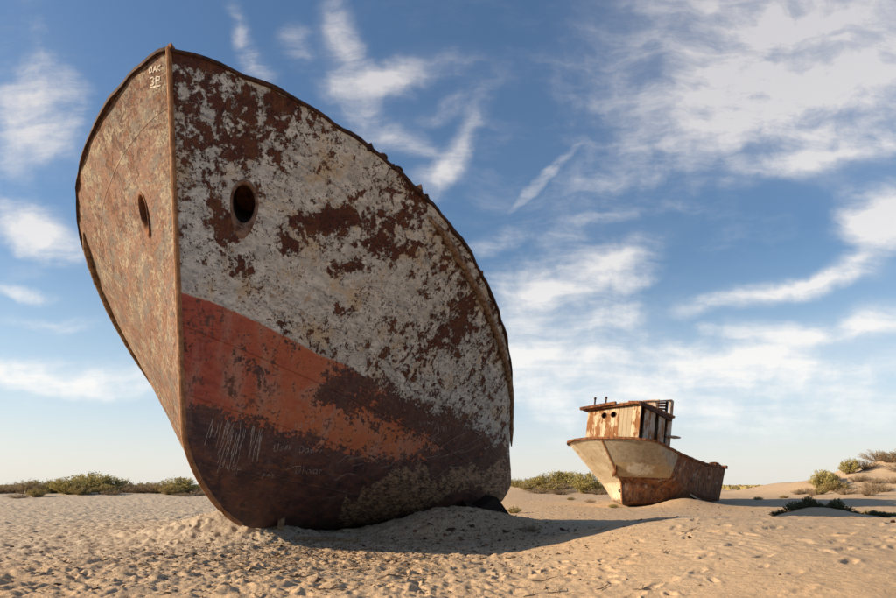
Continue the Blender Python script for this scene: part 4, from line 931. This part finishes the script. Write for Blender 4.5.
for i, (px, py, w) in enumerate([(450, 531, 14), (462, 541, 9), (505, 533, 9), (445, 537, 7), (430, 526, 8), (500, 541, 7), (415, 533, 7), (472, 527, 9), (520, 529, 6), (563, 530, 8), (624, 527, 8), (487, 546, 6), (425, 541, 7)]):
    X, Y = ground_hit(px, py); lay('rust_flake', FM[i % 5], X, Y, w*Y/FPX*.5, 'dark rust flake lying on the shaded sand drift', 'rust flake', 'rust flakes on the shaded drift', .5)
for i, (px, py, w) in enumerate([(690, 537, 8), (566, 576, 5), (580, 580, 5), (650, 573, 4), (640, 520, 5), (600, 565, 4), (720, 560, 4), (780, 575, 4), (850, 545, 4), (893, 522, 9), (545, 590, 5), (700, 585, 4)]):
    X, Y = ground_hit(px, py); lay('leaf_scrap', FM[i % 5], X, Y, w*Y/FPX*.5, 'small reddish scrap on the smooth sunlit dune', 'scrap', 'reddish scraps on the sunlit dune', .6)
def twig(px, py, L, ang, label, group=None, curve=.15, r=.006):
    X, Y = ground_hit(px, py); n = 7; d = np.array([math.cos(ang), math.sin(ang)]); s = np.array([-d[1], d[0]]); pts = []
    for i in range(n):
        q = i/(n-1)-.5; p = np.array([X, Y])+d*L*q+s*curve*L*(q*q*2-.2)+rng.normal(0, .008, 2); pts.append((p[0]-X, p[1]-Y, ground_at(p[0], p[1])-ground_at(X, Y)+.012+.02*abs(q)))
    v, f = tube(pts, r, 6, [.7, 1, 1, .9, .8, .6, .4])
    k = pts[3]; v2, f2 = tube([k, (k[0]+d[0]*L*.12+s[0]*L*.14, k[1]+d[1]*L*.12+s[1]*L*.14, k[2]+.03), (k[0]+d[0]*L*.2+s[0]*L*.2, k[1]+d[1]*L*.2+s[1]*L*.2, k[2]+.035)], r*.6, 5)
    v, f = merge([(v, f), (v2, f2)]); o = mesh_obj('dry_twig', v, f, WOODGREY); o.location = (X, Y, ground_at(X, Y)); tag(o, label, 'twig', group)
for (px, py, L, a) in [(546, 582, .34, .35), (557, 592, .28, .8), (690, 531, .30, .5), (603, 588, .22, .9), (512, 575, .2, 2.2), (642, 590, .18, .1), (655, 521, .35, .1), (600, 530, .3, .2), (665, 553, .16, 1.1), (532, 598, .2, .6)]:
    twig(px, py, L, a, 'thin dry twig on the sand between the drift and sunlit dune', 'twigs on the sunlit dune')
for (px, py, L, a) in [(232, 583, .12, 1.5), (310, 556, .4, .2), (352, 572, .45, .25), (280, 561, .3, -.2), (395, 579, .4, .3), (335, 549, .35, .1), (265, 548, .3, -.3), (370, 551, .4, .15), (415, 560, .3, .25), (240, 570, .3, -.2), (300, 578, .3, .3), (330, 590, .35, .1)]:
    twig(px, py, L, a, 'dry twig in the litter on the sunlit sand under the bow', 'twigs under the bow', .1, .009)
# timbers and scale under the keel
def timber(px, py, L, w, h, ang, tilt, label):
    X, Y = ground_hit(px, py); v, f = box(0, 0, 0, L, w, h, w*.08); o = mesh_obj('timber', v, f, WOODGREY); o.location = (X, Y, ground_at(X, Y)+h*.45); o.rotation_euler = (0, tilt, ang); tag(o, label, 'timber')
timber(281, 531, .12, .14, .34, .3, .12, 'short wooden post wedged under the keel of the ship')
timber(315, 541, .75, .12, .07, .1, .03, 'flat weathered plank on the sand below the keel')
timber(345, 543, .6, .10, .06, -.15, -.02, 'thin broken plank lying below the hull beside flat plank')
X, Y = ground_hit(533, 531)
plant('withered_plant', 'dry', 1, (X, Y, ground_at(X, Y)-.02), .42, .16, 'withered reddish brown clump on the shaded sand beside the drift', 'plant', None)
# litter too small to pick apart
def litter():
    r = np.random.default_rng(11); V, F = [], []
    for k in range(5200):
        z_ = r.uniform()
        if z_ < .62: X, Y = r.normal(-2.1, 2.0), r.normal(9.3, 1.6)
        elif z_ < .8: X, Y = r.normal(.6, 1.4), r.normal(13.0, 1.1)
        elif z_ < .9: X, Y = r.uniform(-8, 0), r.uniform(5, 14)
        else: X, Y = r.normal(8, 4), r.normal(22, 2.5)
        if Y < 4.5: continue
        g = ground_at(X, Y); a = r.uniform(0, 6.28); L = r.uniform(.008, .028)*(1 if r.uniform() < .85 else 2.2); w = L*r.uniform(.12, .5); d = np.array([math.cos(a), math.sin(a), r.normal(0, .25)]); s = np.array([-d[1], d[0], r.normal(0, .3)]); c = np.array([X, Y, g+.006]); o = len(V)
        V += [c-d*L-s*w*.4, c+d*L*.8-s*w, c+d*L+s*w*.6, c-d*L*.7+s*w, c+np.array([0, 0, w*.9+.006])]; F += [(o, o+1, o+4), (o+1, o+2, o+4), (o+2, o+3, o+4), (o+3, o, o+4)]
    o = mesh_obj('litter', V, F, simple('litter', (.05, .028, .018), (.19, .115, .065), 3, .9, 0)); tag(o, 'chips of rust and dry plant litter strewn on the sand', 'litter', kind='stuff')
litter()
